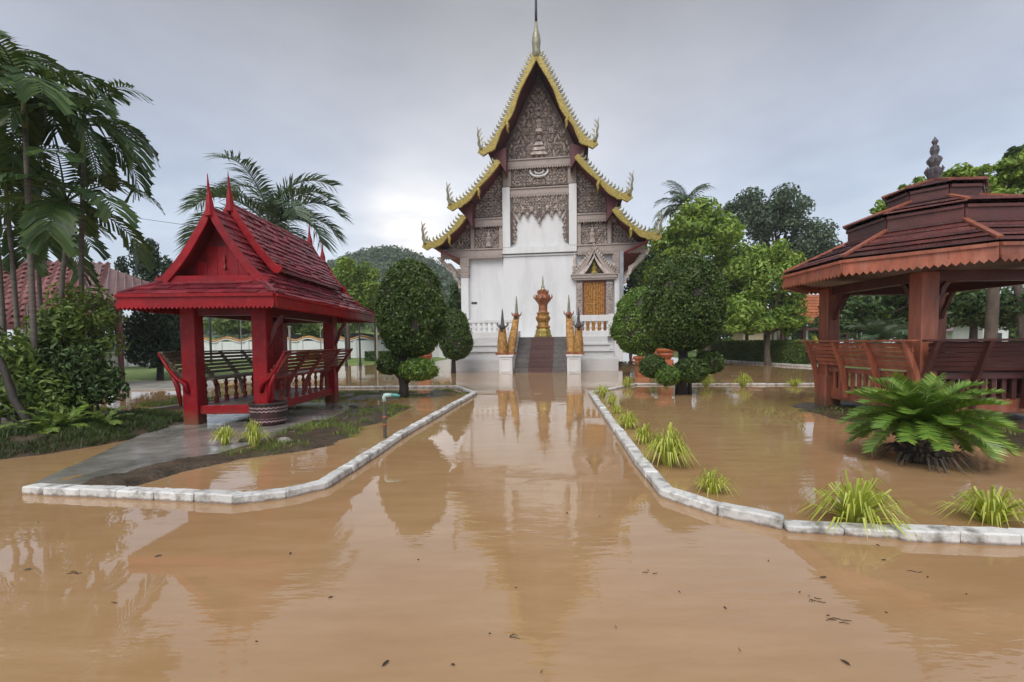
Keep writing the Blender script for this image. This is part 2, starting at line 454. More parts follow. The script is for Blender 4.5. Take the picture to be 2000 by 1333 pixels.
def np_mesh(name, verts, quads, mats=None, tris=None):
    """big meshes from numpy arrays"""
    me = bpy.data.meshes.new(name)
    verts = np.asarray(verts, np.float32).reshape(-1, 3)
    quads = np.asarray(quads, np.int32)
    nf, k = quads.shape
    me.vertices.add(len(verts)); me.vertices.foreach_set('co', verts.ravel())
    me.loops.add(nf * k); me.loops.foreach_set('vertex_index', quads.ravel())
    me.polygons.add(nf)
    me.polygons.foreach_set('loop_start', np.arange(0, nf * k, k, dtype=np.int32))
    me.polygons.foreach_set('loop_total', np.full(nf, k, dtype=np.int32))
    me.update(calc_edges=True)
    me.validate()
    return me
def unit(a):
    return a / np.maximum(np.linalg.norm(a, axis=1, keepdims=True), 1e-9)
def leaves_mesh(name, pos, axis, nrm, ln, wd, fold=0.15):
    """one pointed leaf (two folded halves) at each position"""
    n = len(pos)
    axis = unit(axis)
    side = unit(np.cross(axis, nrm))
    nn = np.cross(side, axis)
    ln = np.broadcast_to(np.asarray(ln), (n,))[:, None]; wd = np.broadcast_to(np.asarray(wd), (n,))[:, None]
    base = pos - axis * ln * 0.5
    tip = pos + axis * ln * 0.5 - nn * ln * fold * 0.6
    l = pos - side * wd * 0.5 + nn * ln * fold
    r = pos + side * wd * 0.5 + nn * ln * fold
    v = np.stack([base, r, tip, l], 1).reshape(-1, 3)
    q = np.arange(n * 4).reshape(n, 4)
    tri = np.concatenate([q[:, [0, 1, 2]], q[:, [0, 2, 3]]], 1).reshape(-1, 3)
    return np_mesh(name, v, tri)

# ================================================================== the setting: ground, flood water, land that stands out of it
rng = np.random.default_rng(7)
random.seed(7)
def vnoise(x, y, scale, seed=0):
    """smooth value noise in numpy, -1..1"""
    g = np.random.default_rng(1000 + seed).uniform(-1, 1, (64, 64))
    fx, fy = np.asarray(x) / scale, np.asarray(y) / scale
    ix, iy = np.floor(fx).astype(int), np.floor(fy).astype(int)
    u, w = fx - ix, fy - iy
    u, w = u * u * (3 - 2 * u), w * w * (3 - 2 * w)
    def at(a, b):
        return g[a % 64, b % 64]
    return (at(ix, iy) * (1 - u) + at(ix + 1, iy) * u) * (1 - w) + (at(ix, iy + 1) * (1 - u) + at(ix + 1, iy + 1) * u) * w
def seg_dist(x, y, pts):
    d = np.full(np.shape(x), 1e9)
    for (ax, ay), (bx, by) in zip(pts[:-1], pts[1:]):
        vx, vy = bx - ax, by - ay
        t = np.clip(((x - ax) * vx + (y - ay) * vy) / (vx * vx + vy * vy + 1e-9), 0, 1)
        d = np.minimum(d, np.hypot(x - ax - t * vx, y - ay - t * vy))
    return d
def g2(*px):
    return [tuple(G(u, v)[:2]) for u, v in px]

gm = MB()
gm.add([(-420, -120, -0.45), (420, -120, -0.45), (420, 480, -0.45), (-420, 480, -0.45)], [(0, 1, 2, 3)])
struct(obj('ground', gm, 'soil'))

# flood water: one sheet, silt-brown body with a still, faintly rippled surface and a few rain rings
def water_material():
    m, t, b = _nodes('muddy_flood_water')
    v = mapped(t)
    n = noise_node(t, v, 0.35, 4)
    n_f = noise_node(t, mapped(t, (0.7, 3.2, 1)), 1.6, 7, 0.7)
    c = ramp_node(t, mth(t, 'MULTIPLY_ADD', n_f, 0.5, mth(t, 'MULTIPLY', n, 0.5)), [(0.32, (0.37, 0.215, 0.100)), (0.50, (0.435, 0.266, 0.132)), (0.68, (0.51, 0.330, 0.182))])
    t.links.new(c, b.inputs['Base Color'])
    b.inputs['Roughness'].default_value = 0.02
    b.inputs['IOR'].default_value = 1.62
    # gentle long ripples, only in patches
    mask = ramp_node(t, noise_node(t, v, 0.42, 3), [(0.45, (0.03, 0.03, 0.03)), (0.68, (1, 1, 1))])
    rip = noise_node(t, mapped(t, (1.1, 3.6, 1)), 1.9, 3, 0.5)
    rip2 = noise_node(t, mapped(t, (2.6, 8.0, 1)), 2.6, 2, 0.5)
    h = mth(t, 'MULTIPLY', mth(t, 'MULTIPLY_ADD', rip2, 0.22, rip), mask)
    # the water lies stiller in the far, sheltered part
    cc = t.nodes.new('ShaderNodeTexCoord'); sx = t.nodes.new('ShaderNodeSeparateXYZ')
    t.links.new(cc.outputs['Object'], sx.inputs[0])
    near = mth(t, 'DIVIDE', 7.0, mth(t, 'ADD', mth(t, 'ABSOLUTE', sx.outputs[1]), 3.5), clamp=True)
    # rain rings
    vo = t.nodes.new('ShaderNodeTexVoronoi')
    vo.inputs['Scale'].default_value = 1.15
    t.links.new(v, vo.inputs['Vector'])
    d = vo.outputs['Distance']
    wv = mth(t, 'SINE', mth(t, 'MULTIPLY', d, 80.0))
    fall = mth(t, 'SUBTRACT', 1.0, mth(t, 'MULTIPLY', d, 5.2), clamp=True)
    sepc = t.nodes.new('ShaderNodeSeparateColor')
    t.links.new(vo.outputs['Color'], sepc.inputs[0])
    on = mth(t, 'GREATER_THAN', sepc.outputs[0], 0.80)
    ring = mth(t, 'MULTIPLY', mth(t, 'MULTIPLY', wv, fall), mth(t, 'MULTIPLY', on, 0.5))
    add_bump(t, b, mth(t, 'ADD', mth(t, 'MULTIPLY', h, near), ring), 0.068, 0.16)
    return m
M['water'] = water_material()
wm = MB()
wm.add([(-260, -60, 0), (260, -60, 0), (260, 260, 0), (-260, 260, 0)], [(0, 1, 2, 3)])
struct(obj('flood_water', wm, 'water'))

def terrain(name, x0, x1, y0, y1, step, hfun, m):
    xs = np.arange(x0, x1 + step, step); ys = np.arange(y0, y1 + step, step)
    X, Y = np.meshgrid(xs, ys)
    Z = hfun(X, Y)
    v = np.stack([X, Y, Z], -1).reshape(-1, 3)
    nx, ny = len(xs), len(ys)
    i = np.arange(nx * ny).reshape(ny, nx)
    q = np.stack([i[:-1, :-1], i[:-1, 1:], i[1:, 1:], i[1:, :-1]], -1).reshape(-1, 4)
    keep = v[q].max(axis=1)[:, 2] > -0.10
    o = link(name, np_mesh(name, v, q[keep]), m, smooth=True)
    return struct(o)

SOIL = g2((215, 950), (330, 918), (450, 893), (580, 874))
GRASS1 = g2((585, 862), (660, 828), (745, 800))
GRASS2 = g2((700, 772), (800, 772), (870, 766))
MOUND = [tuple(G(-60, 880)[:2]), tuple(G(70, 868)[:2]), tuple(G(190, 846)[:2])]
def h_left(x, y):
    n = vnoise(x, y, 0.55, 1) * 0.5 + vnoise(x, y, 0.17, 2) * 0.3 + vnoise(x, y, 0.07, 3) * 0.2
    h = np.full(np.shape(x), -0.14)
    def bump(pts, w, top):
        d = seg_dist(x, y, pts)
        return -0.14 + (top + 0.14) * np.clip(1.25 * (1 - (d / w) ** 2), 0, 1)
    h = np.maximum(h, bump(SOIL, 0.46, 0.055) + n * 0.05)
    h = np.maximum(h, bump(GRASS1, 1.15, 0.025) + n * 0.05)
    h = np.maximum(h, bump(GRASS2, 1.9, 0.005) + n * 0.045)
    h = np.maximum(h, bump(MOUND, 1.35, 0.20) + n * 0.08)
    h = np.maximum(h, bump([(-7.6, 8.6), (-9.5, 9.5), (-13, 9.8)], 2.0, 0.10) + n * 0.06)
    h = np.maximum(h, bump([(-9.0, 12.2), (-6.5, 12.9)], 1.1, 0.03) + n * 0.05)
    return h
terrain('garden_soil', -15, -1.2, 4.6, 16, 0.06, h_left, 'soil')
def h_right(x, y):
    n = vnoise(x, y, 0.55, 5) * 0.5 + vnoise(x, y, 0.17, 6) * 0.3 + vnoise(x, y, 0.07, 7) * 0.2
    d = seg_dist(x, y, [(8.0, 9.2), (7.9, 7.6), (9.6, 5.0)])
    h = -0.14 + 0.20 * np.clip(1.25 * (1 - (d / 2.9) ** 2), 0, 1) + n * 0.04
    return h
terrain('garden_soil', 3.6, 14, 3.4, 13, 0.07, h_right, 'soil')
def h_lawn(x, y):
    n = vnoise(x, y, 2.5, 8) * 0.05 + vnoise(x, y, 0.6, 9) * 0.03
    a = np.clip((-12.5 - x) / 3.0, 0, 1) * np.clip((y - 20.0) / 2.5, 0, 1)
    b = np.clip((y - 33 + vnoise(x, y, 5, 10) * 2) / 3.0, 0, 1) * np.clip((-5.5 - x) / 2.0, 0, 1)
    return -0.14 + 0.34 * np.maximum(a, b) + n
terrain('lawn', -70, -5, 19, 62, 0.5, h_lawn, 'lawn')
def h_lawn_l(x, y):
    n = vnoise(x, y, 1.5, 12) * 0.05
    return -0.14 + 0.26 * np.clip((-8.8 - x) / 0.8, 0, 1) * np.clip((11.2 - y) / 0.8, 0, 1) + n
terrain('lawn', -26, -8.6, 6.0, 11.5, 0.25, h_lawn_l, 'lawn')
def h_back(x, y):
    n = vnoise(x, y, 2.5, 13) * 0.05
    return -0.14 + 0.34 * np.clip((x - 15.8 - 0.0 * y) / 1.0, 0, 1) * np.clip((y - 22) / 2, 0, 1) + n
terrain('lawn', 14, 75, 20, 70, 0.6, h_back, 'lawn')

def slab(name, px, z0, z1, m, edge=0.02):
    pts = [G(u, v, z1) for u, v in px]
    mb = MB().prism([(p.x, p.y) for p in pts], z0, z1, 'xy')
    return struct(obj(name, mb, m, bevel=edge))
# wet concrete apron of the red pavilion, running out to the lower left under the water
apron = MB()
ap_r = [G(*q, 0.03) for q in ((716, 787), (600, 836), (400, 893), (185, 950))]
ap_l = [G(*q, 0.03) for q in ((420, 786), (345, 812), (262, 854), (45, 948))]
def along(pl, u):
    f = u * (len(pl) - 1); k = min(int(f), len(pl) - 2)
    return pl[k].lerp(pl[k + 1], f - k)
NU, NV = 70, 34
for a_ in range(NU + 1):
    for b_ in range(NV + 1):
        u, w_ = a_ / NU, b_ / NV
        q = along(ap_r, u).lerp(along(ap_l, u), w_)
        n_ = float(vnoise(q.x, q.y, 0.5, 40)) * 0.009 + float(vnoise(q.x, q.y, 0.16, 41)) * 0.004
        apron.v.append((q.x, q.y, 0.028 - 0.026 * max(0.0, (u - 0.62) / 0.38) ** 0.8 + n_ * (0.3 + u)))
for a_ in range(NU):
    for b_ in range(NV):
        k = a_ * (NV + 1) + b_
        apron.f.append((k, k + 1, k + NV + 2, k + NV + 1))
# vertical edge of the slab on the garden side
e0_ = len(apron.v)
for a_ in range(NU + 1):
    x_, y_, z_ = apron.v[a_ * (NV + 1)]
    apron.v.append((x_, y_, -0.2))
for a_ in range(NU):
    apron.f.append((a_ * (NV + 1), (a_ + 1) * (NV + 1), e0_ + a_ + 1, e0_ + a_))
struct(obj('pavement', apron, 'concrete_wet'))
slab('pavement', [(195, 762), (420, 757), (420, 743), (215, 746)], -0.3, 0.05, 'concrete')

# grass tufts: short blades where the land stands out of the water
def blades(name, pts, hgt, wid, m, seed=0, lean=0.5):
    r = np.random.default_rng(seed)
    n = len(pts)
    az = r.uniform(0, 2 * np.pi, n)
    L = hgt * r.uniform(0.5, 1.3, n)
    out = np.stack([np.cos(az), np.sin(az), np.zeros(n)], 1)
    side = np.stack([-np.sin(az), np.cos(az), np.zeros(n)], 1)
    le = (lean * r.uniform(0.2, 1.4, n))[:, None]
    up = np.array([0, 0, 1.0])
    mid = pts + up * (L * 0.55)[:, None] + out * (L * 0.25)[:, None] * le
    tip = pts + up * (L * 0.9)[:, None] + out * (L * 0.8)[:, None] * le
    w = (wid * r.uniform(0.6, 1.3, n))[:, None]
    v = np.stack([pts - side * w, pts + side * w, mid + side * w * 0.8, mid - side * w * 0.8, tip], 1).reshape(-1, 3)
    b = np.arange(n)[:, None] * 5
    tri = np.concatenate([b + np.array([[0, 1, 2]]), b + np.array([[0, 2, 3]]), b + np.array([[3, 2, 4]])], 1).reshape(-1, 3)
    return link(name, np_mesh(name, v, tri), m)
def scatter(hfun, x0, x1, y0, y1, n, zmin, keep=None, seed=0):
    r = np.random.default_rng(seed)
    x = r.uniform(x0, x1, n); y = r.uniform(y0, y1, n)
    z = hfun(x, y)
    k = z > zmin
    if keep is not None:
        k &= keep(x, y)
    return np.stack([x, y, z], 1)[k]
p = scatter(h_left, -6.0, -1.3, 5.0, 15.4, 60000, -0.035, lambda x, y: (np.minimum(seg_dist(x, y, GRASS1) / 1.15, seg_dist(x, y, GRASS2) / 1.9) < 1.0) & (vnoise(x, y, 0.4, 20) + vnoise(x, y, 0.13, 21) * 0.6 > 0.12), 1)
tag(stuff(blades('grass', p, 0.06, 0.004, 'grass_leaf', 1, 0.9)), 'thin wet grass standing out of shallow water beside the red pavilion', 'grass')
p = scatter(h_left, -11, -4.6, 5.2, 10.0, 60000, 0.0, lambda x, y: (seg_dist(x, y, MOUND) < 1.35) & (vnoise(x, y, 0.35, 22) > -0.5), 2)
tag(stuff(blades('grass', p, 0.09, 0.005, 'grass_dark', 2, 1.3)), 'lush grass on the mound under the left palms', 'grass')
p = scatter(h_left, -10, -5.9, 9.6, 14, 24000, -0.02, lambda x, y: vnoise(x, y, 0.5, 23) > -0.3, 3)
tag(stuff(blades('grass', p, 0.09, 0.006, 'grass_leaf', 3, 0.9)), 'patchy grass along the kerb left of the red pavilion', 'grass')
p = scatter(h_right, 4.2, 10, 4.0, 12, 12000, -0.01, lambda x, y: vnoise(x, y, 0.4, 24) > 0.25, 4)
tag(stuff(blades('weed', p, 0.05, 0.006, 'grass_leaf', 4, 1.2)), 'sparse weeds on the wet soil round the brown gazebo', 'weeds')

# ------------------------------------------------------------------ kerbs: each stone a block of its own
def kerb(label, pts, stone=0.55, width=0.14, top=0.085, m='white_old', seed=0, inset=1, z_bot=-0.3, group='white kerbs round the garden beds'):
    r = random.Random(seed)
    t = thing('garden_kerb', label, 'kerb', (pts[0][0], pts[0][1], 0), 0, group)
    ox, oy = pts[0]
    for (ax, ay), (bx, by) in zip(pts[:-1], pts[1:]):
        d = Vector((bx - ax, by - ay, 0)); L = d.length; d.normalize()
        nrm = Vector((-d.y, d.x, 0)) * inset
        k = max(1, round(L / stone)); l = L / k
        for i in range(k):
            mb = MB()
            ln = l - 0.008
            j = lambda s: r.uniform(-s, s)
            tp = top + j(0.008)
            c = Vector((ax - ox, ay - oy, 0)) + d * (l * (i + 0.5)) + nrm * (width / 2 + j(0.008))
            rot = Matrix((d, nrm, Vector((0, 0, 1)))).transposed() @ Matrix.Rotation(j(0.012), 3, 'Z') @ Matrix.Rotation(j(0.006), 3, 'Y')
            hw = width / 2
            lo = [(-ln / 2, -hw - 0.008), (ln / 2, -hw - 0.008), (ln / 2, hw + 0.008), (-ln / 2, hw + 0.008)]
            vs = [Vector((x, y, z_bot)) for x, y in lo]
            n = 5
            ring = []
            for q in range(n):
                x = -ln / 2 + ln * q / (n - 1)
                ring.append((Vector((x + j(0.003), -hw + j(0.005), tp + j(0.004))), Vector((x + j(0.003), hw + j(0.006), tp + j(0.004)))))
            # block with a slightly worn, uneven top
            bot = [(Vector((-ln / 2 + ln * q / (n - 1), -hw - 0.008, z_bot)), Vector((-ln / 2 + ln * q / (n - 1), hw + 0.008, z_bot))) for q in range(n)]
            vs = [p_ for a_, b_ in ring for p_ in (a_, b_)] + [p_ for a_, b_ in bot for p_ in (a_, b_)]
            fs = []
            for q in range(n - 1):
                a_ = 2 * q; o_ = 2 * n
                fs += [(a_, a_ + 2, a_ + 3, a_ + 1), (a_ + o_, a_ + o_ + 2, a_ + 2, a_), (a_ + 1, a_ + 3, a_ + 3 + o_, a_ + 1 + o_)]
            fs += [(0, 1, 2 * n + 1, 2 * n), (2 * n - 2, 4 * n - 2, 4 * n - 1, 2 * n - 1)]
            mb.add([rot @ p_ + c for p_ in vs], fs)
            obj('kerb_stone', mb, m, t, bevel=0.012)
    return t
kerb('white stone kerb round the front of the left bed, beside the red pavilion', g2((40, 966), (85, 968), (300, 978), (455, 987), (560, 975), (640, 956), (690, 924), (800, 849), (932, 771), (893, 757.5)), 0.42, seed=1)
kerb('thin white kerb closing the left bed far behind the water pipe', g2((893, 757.5), (660, 758), (560, 758)), 0.8, 0.12, 0.07, seed=2)
kerb('white stone kerb along the path edge of the right bed', g2((1149, 770), (1240, 909), (1290, 972), (1400, 1008), (1528, 1036)), 0.5, seed=3, top=0.085)
kerb('low white kerb nearest the viewer at the right edge', g2((1537, 1040), (1650, 1047), (1765, 1054)), 0.46, seed=4, top=0.06)
kerb('raised white kerb end at the right edge of the picture', g2((1762, 1059), (2000, 1068), (2300, 1079)), 0.42, seed=5, top=0.085)
kerb('thin white kerb behind the round bushes of the right bed', g2((1600, 752), (1240, 752), (1149, 770)), 0.9, 0.12, 0.06, seed=6, inset=1)
kerb('weathered kerb left of the red pavilion, running to the palms', g2((205, 822), (300, 806), (395, 791), (470, 780)), 0.7, 0.14, 0.09, m='concrete', seed=7)
kerb('white kerb at the foot of the clipped hedge', [(15.0, 36.0), (16.15, 26.2), (16.6, 24.5)], 1.2, 0.2, 0.12, seed=8, inset=-1)

# ================================================================== the temple
TY = R(8)
T_O = Vector((0.94, 22.70, 0))
temple = thing('temple', 'tall white temple hall with three-tiered gilded gable at the end of the flooded path', 'temple', T_O, -TY)
T_EX = Vector((math.cos(TY), -math.sin(TY), 0)); T_EY = Vector((math.sin(TY), math.cos(TY), 0))
YB, YW = 4.7, 6.2                       # plane of the bargeboards, plane of the front wall
def tp(name, mb, m, parent=None, **kw):
    return obj(name, mb, m, parent or temple, **kw)
def tbox(name, x0, x1, y0, y1, z0, z1, m, parent=None, bevel=0.0):
    return tp(name, MB().box(((x0 + x1) / 2, (y0 + y1) / 2, (z0 + z1) / 2), (x1 - x0, y1 - y0, z1 - z0)), m, parent, bevel=bevel)
SX = 0.42                               # the stair stands a little right of the gable's axis
FL = 1.80                               # floor of the platform
# stepped plinth (left and right of the stair it shows as bands)
for i, (hw, y0, z0, z1, out) in enumerate([(4.72, 1.75, -0.4, 0.62, 0), (4.60, 1.90, 0.62, 0.70, 0), (4.50, 2.05, 0.70, 1.00, 0), (4.58, 1.98, 1.00, 1.06, 0),
                                           (4.32, 2.25, 1.06, 1.34, 0), (4.40, 2.18, 1.34, 1.41, 0), (4.22, 2.36, 1.41, FL, 0)]):
    for s in (-1, 1):
        xa, xb = sorted((SX + s * 1.5, s * hw + (-0.35 if s > 0 else 0.12)))
        tbox('plinth_course', xa, xb, y0, 8.0, z0, z1, 'plinth', bevel=0.012)
tbox('platform_core', SX - 1.497, SX + 1.497, 2.75, 7.9, -0.4, FL - 0.02, 'plinth')
# stair of eight granite steps with a red middle strip
NS = 8
for i in range(NS):
    z1 = FL * (i + 1) / NS
    y0 = 0.30 + i * 0.31
    for nm, xa, xb, mm in (('step', SX - 1.32, SX - 0.602, 'step'), ('red_step', SX - 0.60, SX + 0.60, 'runner'), ('step', SX + 0.602, SX + 1.32, 'step')):
        tbox(nm, xa, xb, y0, y0 + (0.33 if i < NS - 1 else 0.9), z1 - FL / NS - (0.3 if i == 0 else 0), z1, mm, bevel=0.008)
# stringer walls and pedestals
for s in (-1, 1):
    xa, xb = sorted((SX + s * 1.325, SX + s * 1.495))
    tp('stringer', MB().prism([(0.55, -0.4), (0.55, 0.82), (2.6, FL + 0.35), (3.3, FL + 0.35), (3.3, -0.4)], xa, xb, 'yz'), 'white', bevel=0.01)
    cx = SX + s * 1.68
    ped = tbox('pedestal', cx - 0.33, cx + 0.33, -0.05, 1.3, -0.4, 0.80, 'white', bevel=0.012)
    tbox('pedestal_cap', cx - 0.38, cx + 0.38, -0.10, 1.35, 0.80, 0.90, 'white', ped, bevel=0.012)
    fr = MB()
    for x_, z_, w_, h_ in ((cx - 0.24, 0.40, 0.035, 0.66), (cx + 0.24, 0.40, 0.035, 0.66), (cx, 0.715, 0.445, 0.035), (cx, 0.085, 0.445, 0.035)):
        fr.box((x_, -0.06, z_), (w_, 0.03, h_))
    tp('pedestal_panel_frame', fr, 'white', ped)
# balustrades
bal = MB().lathe([(0.075, 0), (0.075, 0.06), (0.05, 0.08), (0.085, 0.22), (0.05, 0.36), (0.065, 0.42), (0.075, 0.44), (0.075, 0.50)], 8).mesh('baluster')
bal.materials.append(M['white'])
for s in (-1, 1):
    x_in, x_out = SX + s * 1.50, s * 4.05
    xa, xb = sorted((x_in, x_out))
    tbox('balustrade_base', xa, xb, 2.42, 2.70, FL, 2.10, 'white', bevel=0.012)
    zr = 2.60
    tbox('balustrade_rail', xa, xb, 2.44, 2.68, zr, zr + (0.18 if s < 0 else 0.34), 'white', bevel=0.015)
    k = int((xb - xa) / 0.29)
    for i in range(k):
        place('baluster', bal, None, temple, Matrix.Translation((xa + (i + 0.5) * (xb - xa) / k, 2.56, 2.10)))
    tbox('newel', x_out - 0.14, x_out + 0.14, 2.40, 2.72, FL, 2.98, 'white', bevel=0.015)
# hall: front wall, side walls
tbox('front_wall', -4.55, 4.55, YW, YW + 0.35, FL - 1.9, 7.0, 'white')
for s in (-1, 1):
    xa, xb = sorted((s * 4.55, s * 4.22))
    tbox('side_wall', xa, xb, YW + 0.35, 28, -0.4, 7.0, 'white')
tbox('white_bay', -2.28, 2.24, YW - 0.16, YW - 0.002, FL, 6.82, 'white')
tbox('bay_cornice', -2.32, 2.28, YW - 0.24, YW - 0.165, 6.84, 6.95, 'white', bevel=0.01)
tbox('bay_sill', -2.30, 2.26, YW - 0.36, YW - 0.165, 7.0, 7.38, 'white', bevel=0.01)
tbox('recess_wall', -1.82, 1.80, YW - 0.05, YW - 0.001, 7.38, 11.0, 'white')
for s in (-1, 1):
    xa, xb = sorted((s * 1.80, s * 2.27))
    tbox('white_pillar', xa, xb, YW - 0.38, YW - 0.052, 7.38, 11.05, 'white', bevel=0.012)
# dark boarded gable behind the carving
def prof(pts, n=14):
    """smooth curve through a few points (Catmull-Rom)"""
    pts = [Vector((*p_, 0)) for p_ in pts]
    out = []
    for i in range(len(pts) - 1):
        p0, p1, p2, p3 = pts[max(i - 1, 0)], pts[i], pts[i + 1], pts[min(i + 2, len(pts) - 1)]
        for k in range(n):
            u = k / n
            out.append(tuple((0.5 * ((2 * p1) + (p2 - p0) * u + (2 * p0 - 5 * p1 + 4 * p2 - p3) * u * u + (3 * p1 - p0 - 3 * p2 + p3) * u ** 3))[:2]))
    out.append(tuple(pts[-1][:2]))
    return out
TIER = [prof([(0.0, 18.35), (0.95, 16.55), (1.75, 14.95), (2.45, 13.75), (3.15, 13.0)], 6),
        prof([(2.40, 12.35), (3.35, 11.25), (4.30, 10.35), (5.20, 9.85)], 6),
        prof([(4.65, 9.20), (5.40, 8.35), (6.15, 7.80), (6.90, 7.55)], 6)]
TIER = [[(a * 0.94, 1.5 + (b - 1.5) * 0.985) for a, b in q] for q in TIER]
gable = [(x_ * 0.96, 1.5 + (z_ - 1.5) * 0.985) for x_, z_ in [(-6.2, 7.0), (6.2, 7.0), (5.3, 8.25), (4.6, 9.3), (4.4, 10.0), (3.3, 11.1), (2.4, 12.2), (2.3, 13.6), (1.1, 16.0), (0, 18.1), (-1.1, 16.0), (-2.3, 13.6), (-2.4, 12.2), (-3.3, 11.1), (-4.4, 10.0), (-4.6, 9.3), (-5.3, 8.25)]]
tp('gable_wall', MB().prism(gable, YW + 0.02, YW + 0.3), 'carved_back')

# carving: leaf and scroll shapes standing out of the panel
def scroll(mb, x, z, y, s, ang, mir):
    """a raised S-leaf with a curl, facing -y"""
    ca, sa = math.cos(ang), math.sin(ang)
    def tr(a, b, h):
        xx, zz = a * ca - b * sa, a * sa + b * ca
        return (x + mir * xx * s, y - h * s, z + zz * s)
    # tear-shaped leaf with a ridge
    vs = [tr(0, -0.5, 0.0), tr(0.26, -0.12, 0.02), tr(0.16, 0.22, 0.05), tr(0.30, 0.56, 0.03), tr(-0.16, 0.24, 0.02), tr(-0.24, -0.10, 0.02), tr(0.02, 0.0, 0.34), tr(0.08, 0.3, 0.22)]
    fs = [(0, 1, 6), (1, 2, 6), (2, 7, 6), (2, 3, 7), (3, 4, 7), (4, 6, 7), (4, 5, 6), (5, 0, 6)]
    mb.add(vs, [f if mir > 0 else f[::-1] for f in fs])
def curl(mb, x, z, y, s, a0, mir, turns=1.35):
    n = 12
    pts, rad = [], []
    for k in range(n + 1):
        u = k / n
        a = a0 + turns * 2 * math.pi * u
        r = s * (0.55 - 0.45 * u)
        pts.append((x + mir * r * math.cos(a), y - 0.10 * s - 0.10 * s * u, z + r * math.sin(a)))
        rad.append(s * (0.13 - 0.05 * u))
    mb.tube(pts, rad, 4)
def inside(poly, x, z):
    c = False
    n = len(poly)
    for i in range(n):
        (x1, z1), (x2, z2) = poly[i], poly[(i + 1) % n]
        if (z1 > z) != (z2 > z) and x < (x2 - x1) * (z - z1) / (z2 - z1) + x1:
            c = not c
    return c
def carving(poly, y, size, seed, axis=0.0, parent=None, name='carved_relief', m='carved', centre=True):
    """symmetrical about x = axis"""
    r = random.Random(seed)
    mb = MB()
    xs = [p_[0] for p_ in poly]; zs = [p_[1] for p_ in poly]
    hw = max(max(xs) - axis, axis - min(xs))
    z = min(zs) + size * 0.4
    row = 0
    while z < max(zs):
        x = size * (0.25 if row % 2 else 0.55)
        while x < hw:
            px, pz = x + r.uniform(-1, 1) * size * 0.13, z + r.uniform(-1, 1) * size * 0.13
            a = r.choice((-0.6, -0.2, 0.3, 0.8, 1.4, 2.2)) + r.uniform(-0.3, 0.3)
            kind = r.random(); sc = size * r.uniform(0.85, 1.3)
            for mir in (1, -1):
                if inside(poly, axis + mir * px, pz) and inside(poly, axis + mir * (px + size * 0.3), pz):
                    if kind < 0.55:
                        scroll(mb, axis + mir * px, pz, y, sc, a, mir)
                    else:
                        curl(mb, axis + mir * px, pz, y, sc * 0.62, a, mir)
            x += size * 0.82
        z += size * 0.72
        row += 1
    o = tp(name, mb, m, parent)
    o['kind'] = 'stuff'
    return o
def frieze(x0, x1, z, y, w, h, name, m, parent=None, down=True):
    """a row of pointed drops hanging from a beam, one mesh"""
    mb = MB()
    k = max(1, int((x1 - x0) / w))
    st = (x1 - x0) / k
    for i in range(k):
        a = x0 + i * st
        mb.prism([(a + 0.02 * st, z), (a + 0.98 * st, z), (a + 0.9 * st, z - h * 0.45), (a + 0.5 * st, z - h), (a + 0.1 * st, z - h * 0.45)], y, y + 0.06)
    o = tp(name, mb, m, parent)
    o['kind'] = 'stuff'
    return o
def cornice(x0, x1, z0, z1, y=YW - 0.32, drops=True):
    b = tbox('carved_beam', x0, x1, y, YW + 0.01, z0, z1, 'beam', bevel=0.015)
    tbox('beam_moulding', x0 - 0.04, x1 + 0.04, y - 0.06, YW + 0.008, z1 + 0.002, z1 + 0.09, 'beam', b, bevel=0.012)
    tbox('beam_moulding', x0 - 0.02, x1 + 0.02, y - 0.035, YW + 0.008, z0 - 0.06, z0 - 0.002, 'beam', b, bevel=0.012)
    if drops:
        frieze(x0, x1, z0 - 0.062, y - 0.03, 0.15, 0.14, 'beam_drops', 'beam', b)
# top pediment
tri = [(-2.20, 12.75), (2.20, 12.75), (1.95, 13.7), (0.95, 15.6), (0.0, 17.2), (-0.95, 15.6), (-1.95, 13.7)]
ped_p = tp('pediment_panel', MB().prism(tri, YW - 0.05, YW + 0.015), 'carved_back')
carving(tri, YW - 0.055, 0.33, 3, parent=ped_p)
cen = MB()
for z, w in ((12.95, 1.1), (13.2, 0.85), (13.5, 0.55), (14.3, 0.42)):
    cen.prism([(-w / 2, z), (w / 2, z), (w * 0.35, z + 0.18), (-w * 0.35, z + 0.18)], YW - 0.30, YW - 0.06)
for k in range(9):
    curl(cen, 0.0 + 0.0, 13.6 + k * 0.36, YW - 0.12, 0.26 - 0.015 * k, k * 0.9, 1)
    curl(cen, -0.0, 13.6 + k * 0.36, YW - 0.12, 0.26 - 0.015 * k, k * 0.9, -1)
tp('pediment_centrepiece', cen, 'carved', ped_p)['kind'] = 'stuff'
cornice(-2.42, 2.42, 12.28, 12.62)
pan2 = tbox('name_panel', -2.28, 2.28, YW - 0.12, YW + 0.01, 11.12, 12.16, 'carved_back')
carving([(-1.7, 11.15), (1.7, 11.15), (1.7, 12.12), (-1.7, 12.12)], YW - 0.125, 0.24, 5, parent=pan2)
crest = MB()
for s in (-1, 1):
    crest.tube([(s * 0.55, YW - 0.2, 12.05), (s * 0.52, YW - 0.22, 11.85), (s * 0.32, YW - 0.24, 11.68), (0.0, YW - 0.24, 11.62)], [0.05, 0.07, 0.08, 0.09], 6)
    crest.tube([(s * 0.28, YW - 0.2, 12.0), (s * 0.2, YW - 0.22, 11.85), (0.0, YW - 0.22, 11.8)], [0.04, 0.05, 0.05], 6)
tp('crest_ornament', crest, 'plinth', pan2)
for s in (-1, 1):
    xa, xb = sorted((s * 1.74, s * 2.26))
    tbox('carved_post', xa, xb, YW - 0.20, YW - 0.121, 11.14, 12.15, 'beam', pan2, bevel=0.02)
